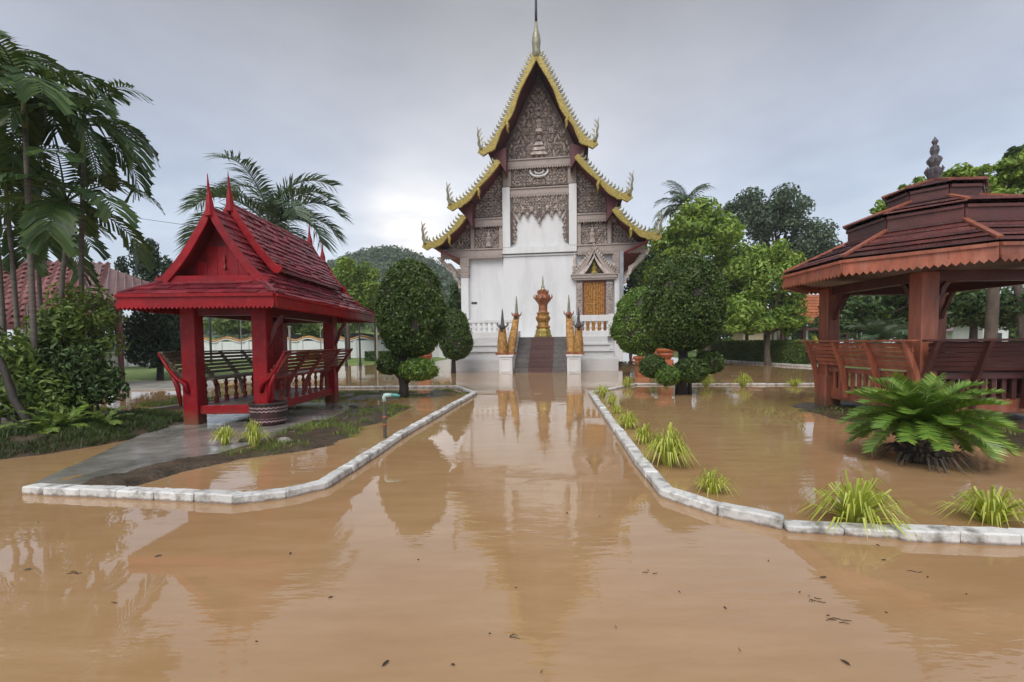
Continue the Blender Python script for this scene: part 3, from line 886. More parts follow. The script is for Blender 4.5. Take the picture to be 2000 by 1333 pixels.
cornice(-1.79, 1.79, 10.62, 10.92, YW - 0.22)
# hanging carved curtain with points
lam = MB()
xs_ = np.linspace(-1.75, 1.75, 15)
poly = [(-1.75, 10.50), (1.75, 10.50)]
drop = {0: 1.75, 1: 1.0, 2: 1.45, 3: 1.05, 4: 1.42, 5: 1.05, 6: 1.36, 7: 1.82}
for i in range(14, -1, -1):
    k = i if i <= 7 else 14 - i
    d_ = drop[k] if k else 1.2
    poly.append((xs_[i], 10.52 - d_ * 0.93))
lam.prism(poly, YW - 0.17, YW - 0.055)
lamb = tp('carved_curtain', lam, 'carved_back')
carving([(-1.72, 9.5), (1.72, 9.5), (1.72, 10.48), (-1.72, 10.48)], YW - 0.172, 0.2, 9, parent=lamb)
for i in range(1, 14):
    k = i if i <= 7 else 14 - i
    zb = 10.52 - drop[k] * 0.93
    mb = MB()
    scroll(mb, xs_[i], zb + 0.16, YW - 0.172, 0.42, math.pi, 1)
    scroll(mb, xs_[i], zb + 0.16, YW - 0.172, 0.42, math.pi, -1)
    tp('pendant', mb, 'carved', lamb)
for s in (-1, 1):
    # flame brackets on the inner side of the white pillars
    mb = MB()
    mb.prism([(s * 1.78, 9.6), (s * 1.78, 7.55), (s * 1.62, 7.70), (s * 1.40, 8.15), (s * 1.60, 8.22), (s * 1.38, 8.55), (s * 1.52, 8.62), (s * 1.36, 9.0), (s * 1.50, 9.2), (s * 1.62, 9.6)], YW - 0.15, YW - 0.055)
    br = tp('flame_bracket', mb, 'carved_back')
    mb = MB()
    for k in range(9):
        scroll(mb, s * (1.58 - 0.06 * (k % 2)), 7.75 + 0.21 * k, YW - 0.152, 0.27, 0.5, -s)
    tp('carved_relief', mb, 'carved', br)
# wings: three stages of carved panels left and right
for s in (-1, 1):
    def X(*v):
        return [(s * a, b) for a, b in v]
    wp = X((2.30, 9.35), (4.45, 9.35), (3.4, 10.95), (2.30, 12.1))
    o = tp('wing_panel', MB().prism(wp, YW - 0.05, YW + 0.012), 'carved_back')
    carving(wp, YW - 0.055, 0.23, 11, axis=s * 3.2, parent=o)
    xa, xb = sorted((s * 2.29, s * 4.95))
    cornice(xa, xb, 8.88, 9.16)
    w2 = X((2.30, 7.42), (4.10, 7.42), (4.10, 8.72), (2.30, 8.72))
    o = tp('wing_panel', MB().prism(w2, YW - 0.08, YW + 0.012), 'carved_back')
    carving(w2, YW - 0.085, 0.21, 13, axis=s * 3.2, parent=o)
    fig = MB()
    for mir in (1, -1):
        for k in range(6):
            curl(fig, s * 3.2 + mir * (0.18 + 0.1 * k), 7.8 + 0.12 * k, YW - 0.14, 0.2, k * 0.7, mir)
    fig.lathe([(0.0, 0), (0.22, 0.02), (0.14, 0.3), (0.2, 0.5), (0.1, 0.62), (0.13, 0.75), (0.04, 0.95), (0.01, 1.1)], 8, (s * 3.2, YW - 0.12, 7.5))
    tp('carved_figure', fig, 'beam', o)
    for px_ in (2.40, 4.22):
        tbox('carved_post', *sorted((s * px_ - 0.12, s * px_ + 0.12)), YW - 0.24, YW - 0.002, 7.40, 8.80, 'beam', bevel=0.02)
    w3 = X((4.36, 7.42), (5.95, 7.42), (5.2, 8.3), (4.7, 8.8), (4.36, 8.8))
    o = tp('wing_panel', MB().prism(w3, YW - 0.05, YW + 0.012), 'carved_back')
    carving(w3, YW - 0.055, 0.22, 17, axis=s * 5.0, parent=o)
    xa, xb = sorted((s * 2.30, s * 6.25))
    cornice(xa, xb, 6.94, 7.30, YW - 0.34)
    # corner column with carved capital
    col_ = tbox('corner_column', *sorted((s * 4.50, s * 4.98)), YW - 0.30, YW + 0.2, 0.3, 5.9, 'white', bevel=0.02)
    cap = MB()
    for k, (w, z0, z1) in enumerate([(0.42, 5.62, 5.75), (0.50, 5.75, 5.95), (0.46, 5.95, 6.3), (0.56, 6.3, 6.45), (0.52, 6.45, 6.85)]):
        cap.box((s * 4.72, YW - 0.06, (z0 + z1) / 2), (w + 0.06, 0.56 + 0.02 * k, z1 - z0 - 0.002))
    tp('capital', cap, 'beam', col_, bevel=0.012)
    # eave brackets
    for yy in (YW - 0.05, YW + 2.2, YW + 4.6):
        mb = MB()
        cu = [(4.98, 5.05), (5.1, 5.15), (5.05, 5.45), (5.3, 5.7), (5.35, 6.05), (5.7, 6.25), (6.05, 6.7), (6.3, 7.0)]
        cin = [(4.98, 5.0), (5.2, 5.0), (5.25, 5.4), (5.48, 5.6), (5.6, 5.95), (5.9, 6.15), (6.3, 6.6), (6.62, 7.0)]
        mb.strip([(s * a, b) for a, b in cu], [(s * a, b) for a, b in cin], yy, yy + 0.12)
        tp('eave_bracket', mb, 'carved')
tp('black_plaque', MB().box((-4.2, YW - 0.02, 4.05), (0.36, 0.03, 0.12)), 'dark_metal')

# roofs: curved slabs running back; dark red underneath
for ti, pr in enumerate(TIER):
    for s in (-1, 1):
        base = [(s * a, b) for a, b in pr]
        y0, y1 = (YB, 27.0) if ti == 0 else (YB, 28.0)
        up = [(a, b + 0.16) for a, b in base]
        dn = [(a, b - 0.02) for a, b in base]
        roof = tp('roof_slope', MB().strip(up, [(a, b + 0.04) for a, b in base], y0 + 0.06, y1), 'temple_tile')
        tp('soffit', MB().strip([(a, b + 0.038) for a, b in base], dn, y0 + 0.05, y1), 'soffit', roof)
    # inclined eave boards under the tips
    for s in (-1, 1):
        a, b = pr[-1]
        if ti == 2:
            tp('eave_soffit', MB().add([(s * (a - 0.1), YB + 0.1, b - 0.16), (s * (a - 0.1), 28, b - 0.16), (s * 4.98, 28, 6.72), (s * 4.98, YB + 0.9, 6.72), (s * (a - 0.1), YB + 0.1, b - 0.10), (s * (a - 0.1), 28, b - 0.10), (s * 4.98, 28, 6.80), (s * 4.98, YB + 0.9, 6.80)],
                                       [(0, 3, 2, 1), (4, 5, 6, 7), (0, 1, 5, 4), (3, 7, 6, 2), (0, 4, 7, 3), (1, 2, 6, 5)]), 'soffit_red')
        else:
            nx = TIER[ti + 1][0]
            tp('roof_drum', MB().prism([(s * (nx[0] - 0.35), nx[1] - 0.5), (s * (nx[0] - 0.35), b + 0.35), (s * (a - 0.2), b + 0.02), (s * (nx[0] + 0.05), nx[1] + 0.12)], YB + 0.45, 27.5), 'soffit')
# gilded bargeboards with fins and flame finials
fin_me = MB().add([(-0.10, -0.05, 0), (0.10, -0.05, 0), (0.10, 0.05, 0), (-0.10, 0.05, 0), (0.03, -0.045, 0.16), (0.14, -0.04, 0.16), (0.14, 0.04, 0.16), (0.03, 0.045, 0.16), (0.02, 0, 0.34)],
                  [(0, 1, 5, 4), (2, 3, 7, 6), (1, 2, 6, 5), (3, 0, 4, 7), (4, 5, 8), (5, 6, 8), (6, 7, 8), (7, 4, 8)]).mesh('fin')
fin_me.materials.append(M['gold_green'])
def arc_pts(poly, step):
    out, acc = [], step * 0.5
    for (a, b), (c, d) in zip(poly[:-1], poly[1:]):
        L = math.hypot(c - a, d - b)
        while acc < L:
            u = acc / L
            out.append((a + (c - a) * u, b + (d - b) * u, math.atan2(d - b, c - a)))
            acc += step
        acc -= L
    return out
for ti, pr in enumerate(TIER):
    n = len(pr)
    for s in (-1, 1):
        outer, inner = [], []
        for i, (a, b) in enumerate(pr):
            c, d = pr[min(i + 1, n - 1)]; e, f = pr[max(i - 1, 0)]
            tx, tz = c - e, d - f; L = math.hypot(tx, tz)
            nx, nz = -tz / L, tx / L                        # outward / upward
            if nz < 0:
                nx, nz = -nx, -nz
            u = i / (n - 1)
            wv = 0.11 + 0.09 * math.sin(u * math.pi * (5 if ti == 0 else 3) + 0.6) * (0.3 + u) + (0.10 if u > 0.85 else 0)
            outer.append((s * (a + nx * 0.16), b + nz * 0.16))
            inner.append((s * (a - nx * wv), b - nz * wv))
        # the end curls up
        a, b = pr[-1]
        outer.append((s * (a + 0.28), b + 0.22)); inner.append((s * (a + 0.22), b - 0.30))
        outer.append((s * (a + 0.42), b + 0.34)); inner.append((s * (a + 0.52), b - 0.08))
        bb = tp('bargeboard', MB().strip(outer, inner, YB - 0.14, YB + 0.04), 'gold')
        # raised rim along the lower edge
        rim = MB().tube([(x_, YB - 0.15, z_) for x_, z_ in inner], 0.045, 6)
        tp('bargeboard_rim', rim, 'gold', bb, smooth=True)
        # hooks where the serpent body breaks
        for q in ((0.62,) if ti == 0 else (0.55,)):
            i = int(q * (n - 1)); x_, z_ = inner[i]
            hk = MB().tube([(x_, YB - 0.1, z_ + 0.12), (x_ - s * 0.10, YB - 0.12, z_ - 0.10), (x_ - s * 0.08, YB - 0.12, z_ - 0.34), (x_ - s * 0.16, YB - 0.12, z_ - 0.58)], [0.12, 0.11, 0.07, 0.015], 6)
            tp('serpent_hook', hk, 'gold', bb, smooth=True)
        for (x_, z_, ang) in arc_pts([(a_, b_) for a_, b_ in outer[:-1]], 0.245):
            nrm = ang + (math.pi / 2 if s > 0 else -math.pi / 2)
            nrm = math.atan2(math.sin(nrm), math.cos(nrm))
            mtx = Matrix.Translation((x_, YB - 0.05, z_)) @ Matrix.Rotation(-(nrm - math.pi / 2) * 0.72, 4, 'Y')
            if s < 0:
                mtx = mtx @ Matrix.Scale(-1, 4, Vector((1, 0, 0)))
            place('fin', fin_me, None, bb, mtx)
        # upturned flame finial
        x0, z0 = outer[-1]
        fl = MB()
        k = 1.0
        sp = [(x0 - s * 0.10, z0 - 0.25, 0.22), (x0 + s * 0.06, z0 + 0.08, 0.20), (x0 + s * 0.05, z0 + 0.35, 0.15), (x0 + s * 0.12, z0 + 0.60, 0.12), (x0 + s * 0.10, z0 + 0.85, 0.07), (x0 + s * 0.16, z0 + 1.15, 0.012)]
        fl.tube([(a_, YB - 0.05, b_) for a_, b_, _ in sp], [r_ for *_, r_ in sp], 6, flat=0.45)
        for (a_, b_, r_) in sp[1:5]:
            fl.add([(a_ - s * r_ * 0.8, YB - 0.1, b_ - 0.1), (a_ - s * r_ * 0.8, YB, b_ - 0.1), (a_ - s * (r_ + 0.16), YB - 0.05, b_ + 0.18), (a_ - s * r_ * 0.6, YB - 0.05, b_ + 0.1)], [(0, 1, 2), (0, 2, 3), (1, 3, 2), (0, 3, 1)])
        tp('flame_finial', fl, 'finial', bb)
# apex bulb and thin spire
ZA = TIER[0][0][1]
sp = MB().lathe([(0.08, ZA - 0.3), (0.22, ZA - 0.1), (0.25, ZA + 0.1), (0.22, ZA + 0.35), (0.24, ZA + 0.45), (0.26, ZA + 0.7), (0.22, ZA + 1.0), (0.15, ZA + 1.3), (0.10, ZA + 1.5), (0.08, ZA + 1.8)], 12, (0, YB - 0.05, 0))
spire = tp('roof_spire', sp, 'finial', smooth=True)
tp('spire_needle', MB().lathe([(0.08, ZA + 1.78), (0.07, ZA + 2.6), (0.055, ZA + 3.8), (0.035, ZA + 5.2), (0.01, ZA + 6.0)], 8, (0, YB - 0.05, 0)), 'dark_metal', spire, smooth=True)
tp('ridge', MB().box((0, 16.2, ZA + 0.12), (0.3, 21.6, 0.3)), 'temple_tile')

# right-hand door with its carved surround
DX0, DX1 = 2.62, 3.98
door = tbox('door_leaf_frame', DX0, DX1, YW - 0.14, YW - 0.003, FL, 5.22, 'door_red', bevel=0.01)
for k in range(2):
    xa = DX0 + 0.09 + k * 0.61; xb = xa + 0.57
    lf = tbox('door_leaf', xa, xb, YW - 0.20, YW - 0.142, FL + 0.05, 5.10, 'door_gilt', door, bevel=0.01)
    mb = MB()
    r_ = random.Random(40 + k)
    for i in range(26):
        for j in range(4):
            if r_.random() < 0.6:
                scroll(mb, xa + 0.09 + j * 0.13, FL + 0.2 + i * 0.12, YW - 0.2, 0.14, r_.uniform(-1, 1), 1 if j < 2 else -1)
            else:
                curl(mb, xa + 0.09 + j * 0.13, FL + 0.2 + i * 0.12, YW - 0.2, 0.09, r_.uniform(0, 6), 1 if j < 2 else -1)
    c_ = tp('door_carving', mb, 'door_gilt', door)
    c_['kind'] = 'stuff'
tbox('door_mullion', (DX0 + DX1) / 2 - 0.05, (DX0 + DX1) / 2 + 0.05, YW - 0.24, YW - 0.205, FL + 0.05, 5.12, 'door_gilt', door, bevel=0.01)
for s, xc in ((-1, 2.40), (1, 4.20)):
    pil = tbox('door_pilaster', xc - 0.19, xc + 0.19, YW - 0.34, YW - 0.003, FL, 5.10, 'beam', door, bevel=0.02)
    c_ = carving([(xc - 0.17, FL + 0.1), (xc + 0.17, FL + 0.1), (xc + 0.17, 5.0), (xc - 0.17, 5.0)], YW - 0.345, 0.16, 50 + s, axis=xc, name='pilaster_carving', m='carved', parent=door)
li = MB()
for z0, z1, ex in ((5.24, 5.34, 0.0), (5.34, 5.52, 0.10), (5.52, 5.60, 0.18)):
    li.box((3.30, YW - 0.23, (z0 + z1) / 2), (2.46 + 2 * ex, 0.44 + ex, z1 - z0 - 0.003))
tp('door_lintel', li, 'beam', door, bevel=0.012)
def arch(x, z0, hw, h, w, y0, y1, name, m):
    o_, i_ = [], []
    for k in range(-12, 13):
        u = k / 12
        zz = z0 + h * (1 - abs(u) ** 0.8) + 0.10 * h * math.sin(abs(u) * math.pi) * -0.4
        o_.append((x + hw * u, zz)); i_.append((x + (hw - w) * u * 0.92, zz - w * (1.15 if k == 0 else 1.0)))
    return tp(name, MB().strip(o_, i_, y0, y1), m, door)
tp('door_tympanum', MB().prism([(2.55, 5.61), (4.05, 5.61), (3.75, 6.25), (3.30, 7.0), (2.85, 6.25)], YW - 0.10, YW - 0.004), 'dark_naga', door)
arch(3.30, 5.66, 1.22, 1.62, 0.19, YW - 0.44, YW - 0.10, 'door_pediment', 'beam')
arch(3.30, 5.62, 0.94, 1.16, 0.15, YW - 0.50, YW - 0.12, 'door_pediment', 'carved')
mb = MB()
for k in range(-11, 12):
    u = k / 11.5
    scroll(mb, 3.30 + 1.22 * u, 5.72 + 1.62 * (1 - abs(u) ** 0.8), YW - 0.40, 0.34, -0.3 if u > 0 else -0.3, 1 if u > 0 else -1)
tp('door_flames', mb, 'carved', door)
mb = MB()
mb.lathe([(0.0, 0), (0.26, 0.02), (0.16, 0.18), (0.20, 0.36), (0.09, 0.46), (0.11, 0.6), (0.02, 0.82)], 8, (3.30, YW - 0.2, 5.62))
for s in (-1, 1):
    curl(mb, 3.30 + s * 0.28, 5.82, YW - 0.2, 0.16, 0.5, s)
tp('door_figure', mb, 'gold', door)
for xc in (2.14, 4.46):
    mb = MB()
    mb.lathe([(0.16, 0), (0.19, 0.12), (0.12, 0.2), (0.15, 0.5), (0.09, 0.6), (0.10, 0.85), (0.015, 1.35)], 6, (xc, YW - 0.25, 5.61))
    tp('door_pinnacle', mb, 'carved', door)
# green-grey porch column right of the door
tp('side_column', MB().box((4.86, YW - 0.9, 4.3), (0.22, 0.22, 5.0)), 'grey_metal', bevel=0.02)

# ------------------------------------------------------------------ nagas on the pedestals, urn at the top of the stair
def naga(label, x, y, z, hgt, body_m, head_m, dark, wid, lean, facing):
    w = T_O + T_EX * x + T_EY * y
    t = thing('naga_statue', label, 'statue', (w.x, w.y, z), -TY, 'naga statues flanking the temple stair')
    # scaled body: a broad upright slab, rounded front, thicker at the foot
    mb = MB()
    xl = 0.0 if dark else -0.16 * facing
    lv = 9
    rings = []
    for k in range(lv + 1):
        u = k / lv
        zz = u * hgt
        hw = wid * (0.88 - 0.16 * u ** 3 + 0.08 * math.sin(u * 5))
        dp = 0.34 * (1 - 0.35 * u)
        yy = lean * u
        rings.append([(xl * u + hw * math.copysign(abs(math.cos(a)) ** 0.45, math.cos(a)), yy + dp * math.copysign(abs(math.sin(a)) ** 0.45, math.sin(a)), zz) for a in [2 * math.pi * q / 12 for q in range(12)]])
    vs = [p_ for r_ in rings for p_ in r_]
    fs = [(i * 12 + q, i * 12 + (q + 1) % 12, (i + 1) * 12 + (q + 1) % 12, (i + 1) * 12 + q) for i in range(lv) for q in range(12)]
    fs += [tuple(range(11, -1, -1)), tuple(range(lv * 12, lv * 12 + 12))]
    mb.add(vs, fs)
    obj('body', mb, body_m, t, smooth=True)
    sc = MB()
    for i in range(9):
        for j in range(5):
            u = (i + 0.5) / 9.5
            a = -math.pi / 2 + (j - 2 + 0.5 * (i % 2)) * 0.38
            hw = wid * (0.88 - 0.16 * u ** 3 + 0.08 * math.sin(u * 5)); dp = 0.34 * (1 - 0.35 * u)
            px, py, pz = xl * u + hw * 1.1 * math.cos(a), lean * u + dp * math.sin(a), u * hgt
            sc.add([(px - 0.05, py + 0.01, pz + 0.05), (px + 0.05, py + 0.01, pz + 0.05), (px, py - 0.035, pz - 0.05), (px, py + 0.02, pz + 0.09)], [(0, 2, 1), (0, 3, 2), (1, 2, 3)])
    s_ = obj('scales', sc, body_m, t)
    s_['kind'] = 'stuff'
    top = (0, lean, hgt)
    # head: snout, jaw, eye bosses
    hd = MB()
    hd.tube([(0, lean + 0.10, hgt - 0.06), (0, lean - 0.02, hgt + 0.08), (0, lean - 0.22, hgt + 0.12), (0, lean - 0.42, hgt + 0.07), (0, lean - 0.50, hgt + 0.13)], [0.15, 0.17, 0.13, 0.08, 0.03], 8)
    hd.tube([(0, lean - 0.05, hgt - 0.04), (0, lean - 0.24, hgt - 0.06), (0, lean - 0.38, hgt - 0.02)], [0.10, 0.07, 0.02], 6)
    for s in (-1, 1):
        hd.lathe([(0.0, -0.04), (0.045, 0), (0.0, 0.04)], 6, (s * 0.12, lean - 0.14, hgt + 0.2))
        hd.tube([(s * 0.13, lean + 0.0, hgt + 0.08), (s * 0.24, lean + 0.06, hgt + 0.18), (s * 0.26, lean + 0.10, hgt + 0.34)], [0.05, 0.04, 0.008], 5)
    obj('head', hd, head_m, t, smooth=True, loc=(xl, 0, 0))
    cr = MB()
    ch = 0.85 if dark else 1.0
    cr.tube([(0, lean + 0.04, hgt + 0.15), (0, lean + 0.06, hgt + 0.15 + 0.35 * ch), (0.01, lean + 0.02, hgt + 0.15 + 0.7 * ch), (0.0, lean + 0.05, hgt + 0.15 + ch)], [0.10, 0.075, 0.05, 0.022], 7)
    for k in range(4):
        cr.lathe([(0.0, -0.03), (0.095 - 0.014 * k, 0), (0.0, 0.03)], 7, (0, lean + 0.05, hgt + 0.3 + k * 0.2 * ch))
    obj('crest', cr, 'finial' if not dark else head_m, t, loc=(xl, 0, 0))
    ft = MB().box((0, 0, -0.001 + 0.06), (wid * 2.3, 0.78, 0.12))
    obj('foot', ft, 'red_gilt', t, bevel=0.01)
    return t
naga('dark-headed naga on the left pedestal, outside', SX - 1.90, 0.35, 0.90, 1.30, 'old_gold', 'dark_naga', True, 0.25, 0.05, -1)
naga('golden naga with striped crest just left of the steps', SX - 1.56, 0.75, 0.90, 1.95, 'old_gold', 'red_gilt', False, 0.23, 1.35, -1)
naga('golden naga with striped crest just right of the steps', SX + 1.56, 0.75, 0.90, 1.95, 'old_gold', 'red_gilt', False, 0.23, 1.35, 1)
naga('dark-headed naga on the right pedestal, outside', SX + 1.90, 0.35, 0.90, 1.30, 'old_gold', 'dark_naga', True, 0.25, 0.05, 1)

w = T_O + T_EX * (SX - 0.05) + T_EY * 3.35
urn = thing('incense_shrine', 'red and gold spired shrine standing at the top of the temple stair', 'shrine', (w.x, w.y, FL), -TY + R(22.5))
obj('base', MB().lathe([(0.52, 0), (0.52, 0.10), (0.47, 0.14), (0.44, 0.38), (0.38, 0.48)], 8), 'gold', urn, bevel=0.01)
obj('lower_body', MB().lathe([(0.36, 0.48), (0.42, 0.54), (0.42, 0.60), (0.33, 0.66), (0.31, 0.80), (0.42, 0.98), (0.44, 1.06), (0.42, 1.14), (0.34, 1.20), (0.36, 1.30), (0.39, 1.36), (0.30, 1.40)], 8), 'old_gold', urn)
obj('neck', MB().lathe([(0.29, 1.40), (0.26, 1.48), (0.26, 1.80), (0.32, 1.90)], 8), 'red_gilt', urn)
obj('upper_body', MB().lathe([(0.32, 1.90), (0.45, 2.05), (0.50, 2.16), (0.46, 2.22), (0.42, 2.30), (0.30, 2.40), (0.31, 2.46), (0.22, 2.52), (0.24, 2.60), (0.16, 2.66)], 8), 'red_gilt', urn)
for k in range(8):
    a = k * math.pi / 4 + math.pi / 8
    for rr, zz, hh in ((0.49, 2.16, 0.26), (0.28, 2.46, 0.2)):
        obj('flame_tip', MB().tube([(rr * 0.94 * math.cos(a), rr * 0.94 * math.sin(a), zz - 0.02), (rr * 1.05 * math.cos(a), rr * 1.05 * math.sin(a), zz + hh * 0.4), (rr * math.cos(a), rr * math.sin(a), zz + hh)], [0.05, 0.04, 0.006], 5), 'red_gilt', urn)
obj('spire', MB().lathe([(0.15, 2.66), (0.10, 2.76), (0.11, 2.80), (0.06, 2.92), (0.05, 3.1), (0.012, 3.45)], 8), 'finial', urn)

# ================================================================== red pavilion (left)
SO = Vector((-5.40, 10.42, 0))
sala = thing('red_pavilion', 'glossy red open pavilion with steep shingled double gable, left of the path', 'pavilion', SO, R(0.6))
PXh, PY0, PY1 = 0.66, -1.68, 1.68
def sp_(name, mb, m, parent=None, **kw):
    return obj(name, mb, m, parent or sala, **kw)
POST = 0.27
for x in (-PXh, PXh):
    for y in (PY0, PY1):
        po = sp_('post', MB().box((x, y, 1.13), (POST, POST, 2.26)), 'red', bevel=0.012)
        # curved knee brackets under the eave
        sx = 1 if x > 0 else -1
        if x < 0:
            continue
        cu = [(0.13, 1.55), (0.17, 1.72), (0.24, 1.90), (0.36, 2.08)]
        ci = [(0.13, 1.42), (0.23, 1.66), (0.30, 1.84), (0.43, 2.06)]
        sp_('knee_bracket', MB().strip([(x + sx * a, b) for a, b in cu], [(x + sx * a, b) for a, b in ci], y - 0.03, y + 0.03), 'red_dark', po)
# floor frame and boards
for y in (PY0, PY1):
    sp_('floor_beam', MB().box((0, y, 0.29), (2 * PXh - POST - 0.004, 0.14, 0.16)), 'red', bevel=0.008)
for x in (-PXh, PXh):
    sp_('floor_beam', MB().box((x, 0, 0.29), (0.14, 2 * PY1 - POST - 0.004, 0.16)), 'red', bevel=0.008)
nb = 8
for i in range(nb):
    xx = -PXh + 0.08 + (i + 0.5) * (2 * PXh - 0.16) / nb
    sp_('floor_board', MB().box((xx, 0, 0.345), ((2 * PXh - 0.16) / nb - 0.008, 2 * PY1 - 0.15, 0.03)), 'slat_grey')
# upper ring beams
for y in (PY0, PY1):
    sp_('ring_beam', MB().box((0, y, 2.16), (2 * PXh - POST - 0.004, 0.12, 0.18)), 'red_dark')
for x in (-PXh, PXh):
    sp_('ring_beam', MB().box((x, 0, 2.16), (0.12, 2 * PY1 - POST - 0.004, 0.18)), 'red_dark')
# benches along both long sides: seat, outward-leaning back of slats, turned balusters
bal_p = [(0.045, 0), (0.045, 0.10), (0.022, 0.13), (0.040, 0.24), (0.022, 0.30), (0.045, 0.36), (0.024, 0.42), (0.040, 0.46), (0.040, 0.50)]
bal_me = MB().lathe(bal_p, 8).mesh('baluster')
bal_me.materials.append(M['bench_red'])
for s in (-1, 1):
    mm = 'slat_grey' if s < 0 else 'bench_red'
    L = 2 * PY1 - POST - 0.02
    be = sp_('bench', MB().box((s * (PXh - 0.10), 0, 0.86), (0.36, L, 0.05)), mm, bevel=0.006)
    for k in range(6):
        u = (k + 0.5) / 6
        xo = PXh + 0.12 + 0.36 * u
        sp_('back_slat', MB().box((s * xo, 0, 0.93 + 0.44 * u), (0.022, L + 0.55, 0.052), Matrix.Rotation(s * -0.62, 3, 'Y').transposed() if False else Matrix.Rotation(s * 0.68, 3, 'Y')), mm, be)
    sp_('back_rail', MB().box((s * (PXh + 0.49), 0, 1.385), (0.09, L + 0.62, 0.03)), mm, be, bevel=0.005)
    for y in np.linspace(-L / 2 - 0.2, L / 2 + 0.2, 5):
        st = [(0.03, 0.42), (0.06, 0.70), (0.16, 0.90), (0.52, 1.37)]
        s2 = [(0.09, 0.42), (0.14, 0.70), (0.24, 0.88), (0.58, 1.37)]
        sp_('back_strut', MB().strip([(s * (PXh + a - 0.02), b) for a, b in st], [(s * (PXh + a - 0.02), b) for a, b in s2], y - 0.022, y + 0.022), 'bench_red' if s > 0 else 'slat_grey', be)
    nbk = 9
    for i in range(nbk):
        place('baluster', bal_me, None, be, Matrix.Translation((s * PXh, -L / 2 + (i + 0.5) * L / nbk, 0.36)))
    # carved scroll arms at the entrance
    pts = [(s * (PXh + 0.02), PY0 - 0.15, 0.62), (s * (PXh + 0.06), PY0 - 0.17, 0.80), (s * (PXh + 0.20), PY0 - 0.18, 0.90), (s * (PXh + 0.34), PY0 - 0.18, 1.08), (s * (PXh + 0.50), PY0 - 0.20, 1.38)]
    sp_('arm_scroll', MB().tube(pts, [0.035, 0.045, 0.04, 0.036, 0.02], 7), 'red', be, smooth=True)
    sp_('arm_leg', MB().tube([(s * (PXh + 0.30), PY0 - 0.17, 1.0), (s * (PXh + 0.20), PY0 - 0.16, 0.75), (s * (PXh + 0.16), PY0 - 0.15, 0.38)], [0.03, 0.045, 0.025], 6), 'red', be, smooth=True)

# roof ---------------------------------------------------------------
def curve(h0, z0, h1, z1, sag, n=12):
    """concave slope from ridge (h0,z0) to eave (h1,z1)"""
    return [(h0 + (h1 - h0) * k / n, z0 + (z1 - z0) * k / n - sag * math.sin(math.pi * k / n)) for k in range(n + 1)]
EX, EY0, EY1, EZ = 1.33, -2.52, 3.45, 2.42
IX, IY0, IY1, IZ = 0.86, -2.02, 2.95, 2.70
eaves = [((-EX, EY0), (EX, EY0), (IX, IY0), (-IX, IY0)), ((EX, EY0), (EX, EY1), (IX, IY1), (IX, IY0)), ((EX, EY1), (-EX, EY1), (-IX, IY1), (IX, IY1)), ((-EX, EY1), (-EX, EY0), (-IX, IY0), (-IX, IY1))]
skirt = MB()
for a, b, c, d in eaves:
    skirt.add([(*a, EZ - 0.04), (*b, EZ - 0.04), (*c, IZ - 0.04), (*d, IZ - 0.04), (*a, EZ - 0.075), (*b, EZ - 0.075), (*c, IZ - 0.075), (*d, IZ - 0.075)], [(0, 1, 2, 3), (4, 7, 6, 5)])
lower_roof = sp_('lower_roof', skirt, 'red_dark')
tile_me = MB().add([(-0.5, 0, 0), (0.5, 0, 0), (0.5, 1.12, 0.0), (-0.5, 1.12, 0.0), (-0.5, -0.02, 0.10), (0.5, -0.02, 0.10), (0.5, 1.12, 0.02), (-0.5, 1.12, 0.02)],
                   [(4, 5, 6, 7), (0, 1, 5, 4), (0, 4, 7, 3), (1, 2, 6, 5)]).mesh('roof_tile')
tile_me.materials.append(M['shingle'])
TCOUNT = [0]
def tile_at(parent, origin, along, up, w, h, name='roof_tile', me=None):
    along = Vector(along).normalized(); up = Vector(up).normalized(); nn = along.cross(up)
    r = random.uniform(-0.02, 0.02); tk = random.uniform(0.26, 0.5)
    along = (along + up * random.uniform(-0.02, 0.02)).normalized()
    mt = Matrix(((along.x * w, up.x * h, nn.x * tk, origin[0] + nn.x * 0.004), (along.y * w, up.y * h, nn.y * tk, origin[1] + nn.y * 0.004), (along.z * w, up.z * h, nn.z * tk, origin[2] + nn.z * 0.004 + r * 0.4), (0, 0, 0, 1)))
    TCOUNT[0] += 1
    return place(name, me or tile_me, None, parent, mt)
def skirt_tiles(parent, a, b, c, d, rows, wid):
    """a-b eave edge, d-c inner edge"""
    A, B, C, D = (Vector((*p_, z)) for p_, z in ((a, EZ - 0.038), (b, EZ - 0.038), (c, IZ - 0.038), (d, IZ - 0.038)))
    for r_ in range(rows):
        u0 = r_ / rows
        p0, p1 = A.lerp(D, u0), B.lerp(C, u0)
        k = max(1, round((p1 - p0).length / wid))
        upv = (D - A).lerp(C - B, 0.5)
        nrm_up = ((D + C) / 2 - (A + B) / 2)
        al = (p1 - p0).normalized()
        nrm_up = nrm_up - al * nrm_up.dot(al)
        for i in range(k):
            o_ = p0.lerp(p1, (i + 0.5) / k)
            tile_at(parent, o_, al, nrm_up, (p1 - p0).length / k * 0.985, nrm_up.length / rows)
skirt_tiles(lower_roof, *eaves[0], 3, 0.30)
skirt_tiles(lower_roof, *eaves[1], 3, 0.34)
for p_a, p_b in (((EX, EY0), (IX, IY0)), ((-EX, EY0), (-IX, IY0)), ((EX, EY1), (IX, IY1))):
    sp_('hip_ridge', MB().bar((*p_a, EZ + 0.0), (*p_b, IZ + 0.01), 0.07, 0.035), 'shingle', lower_roof)
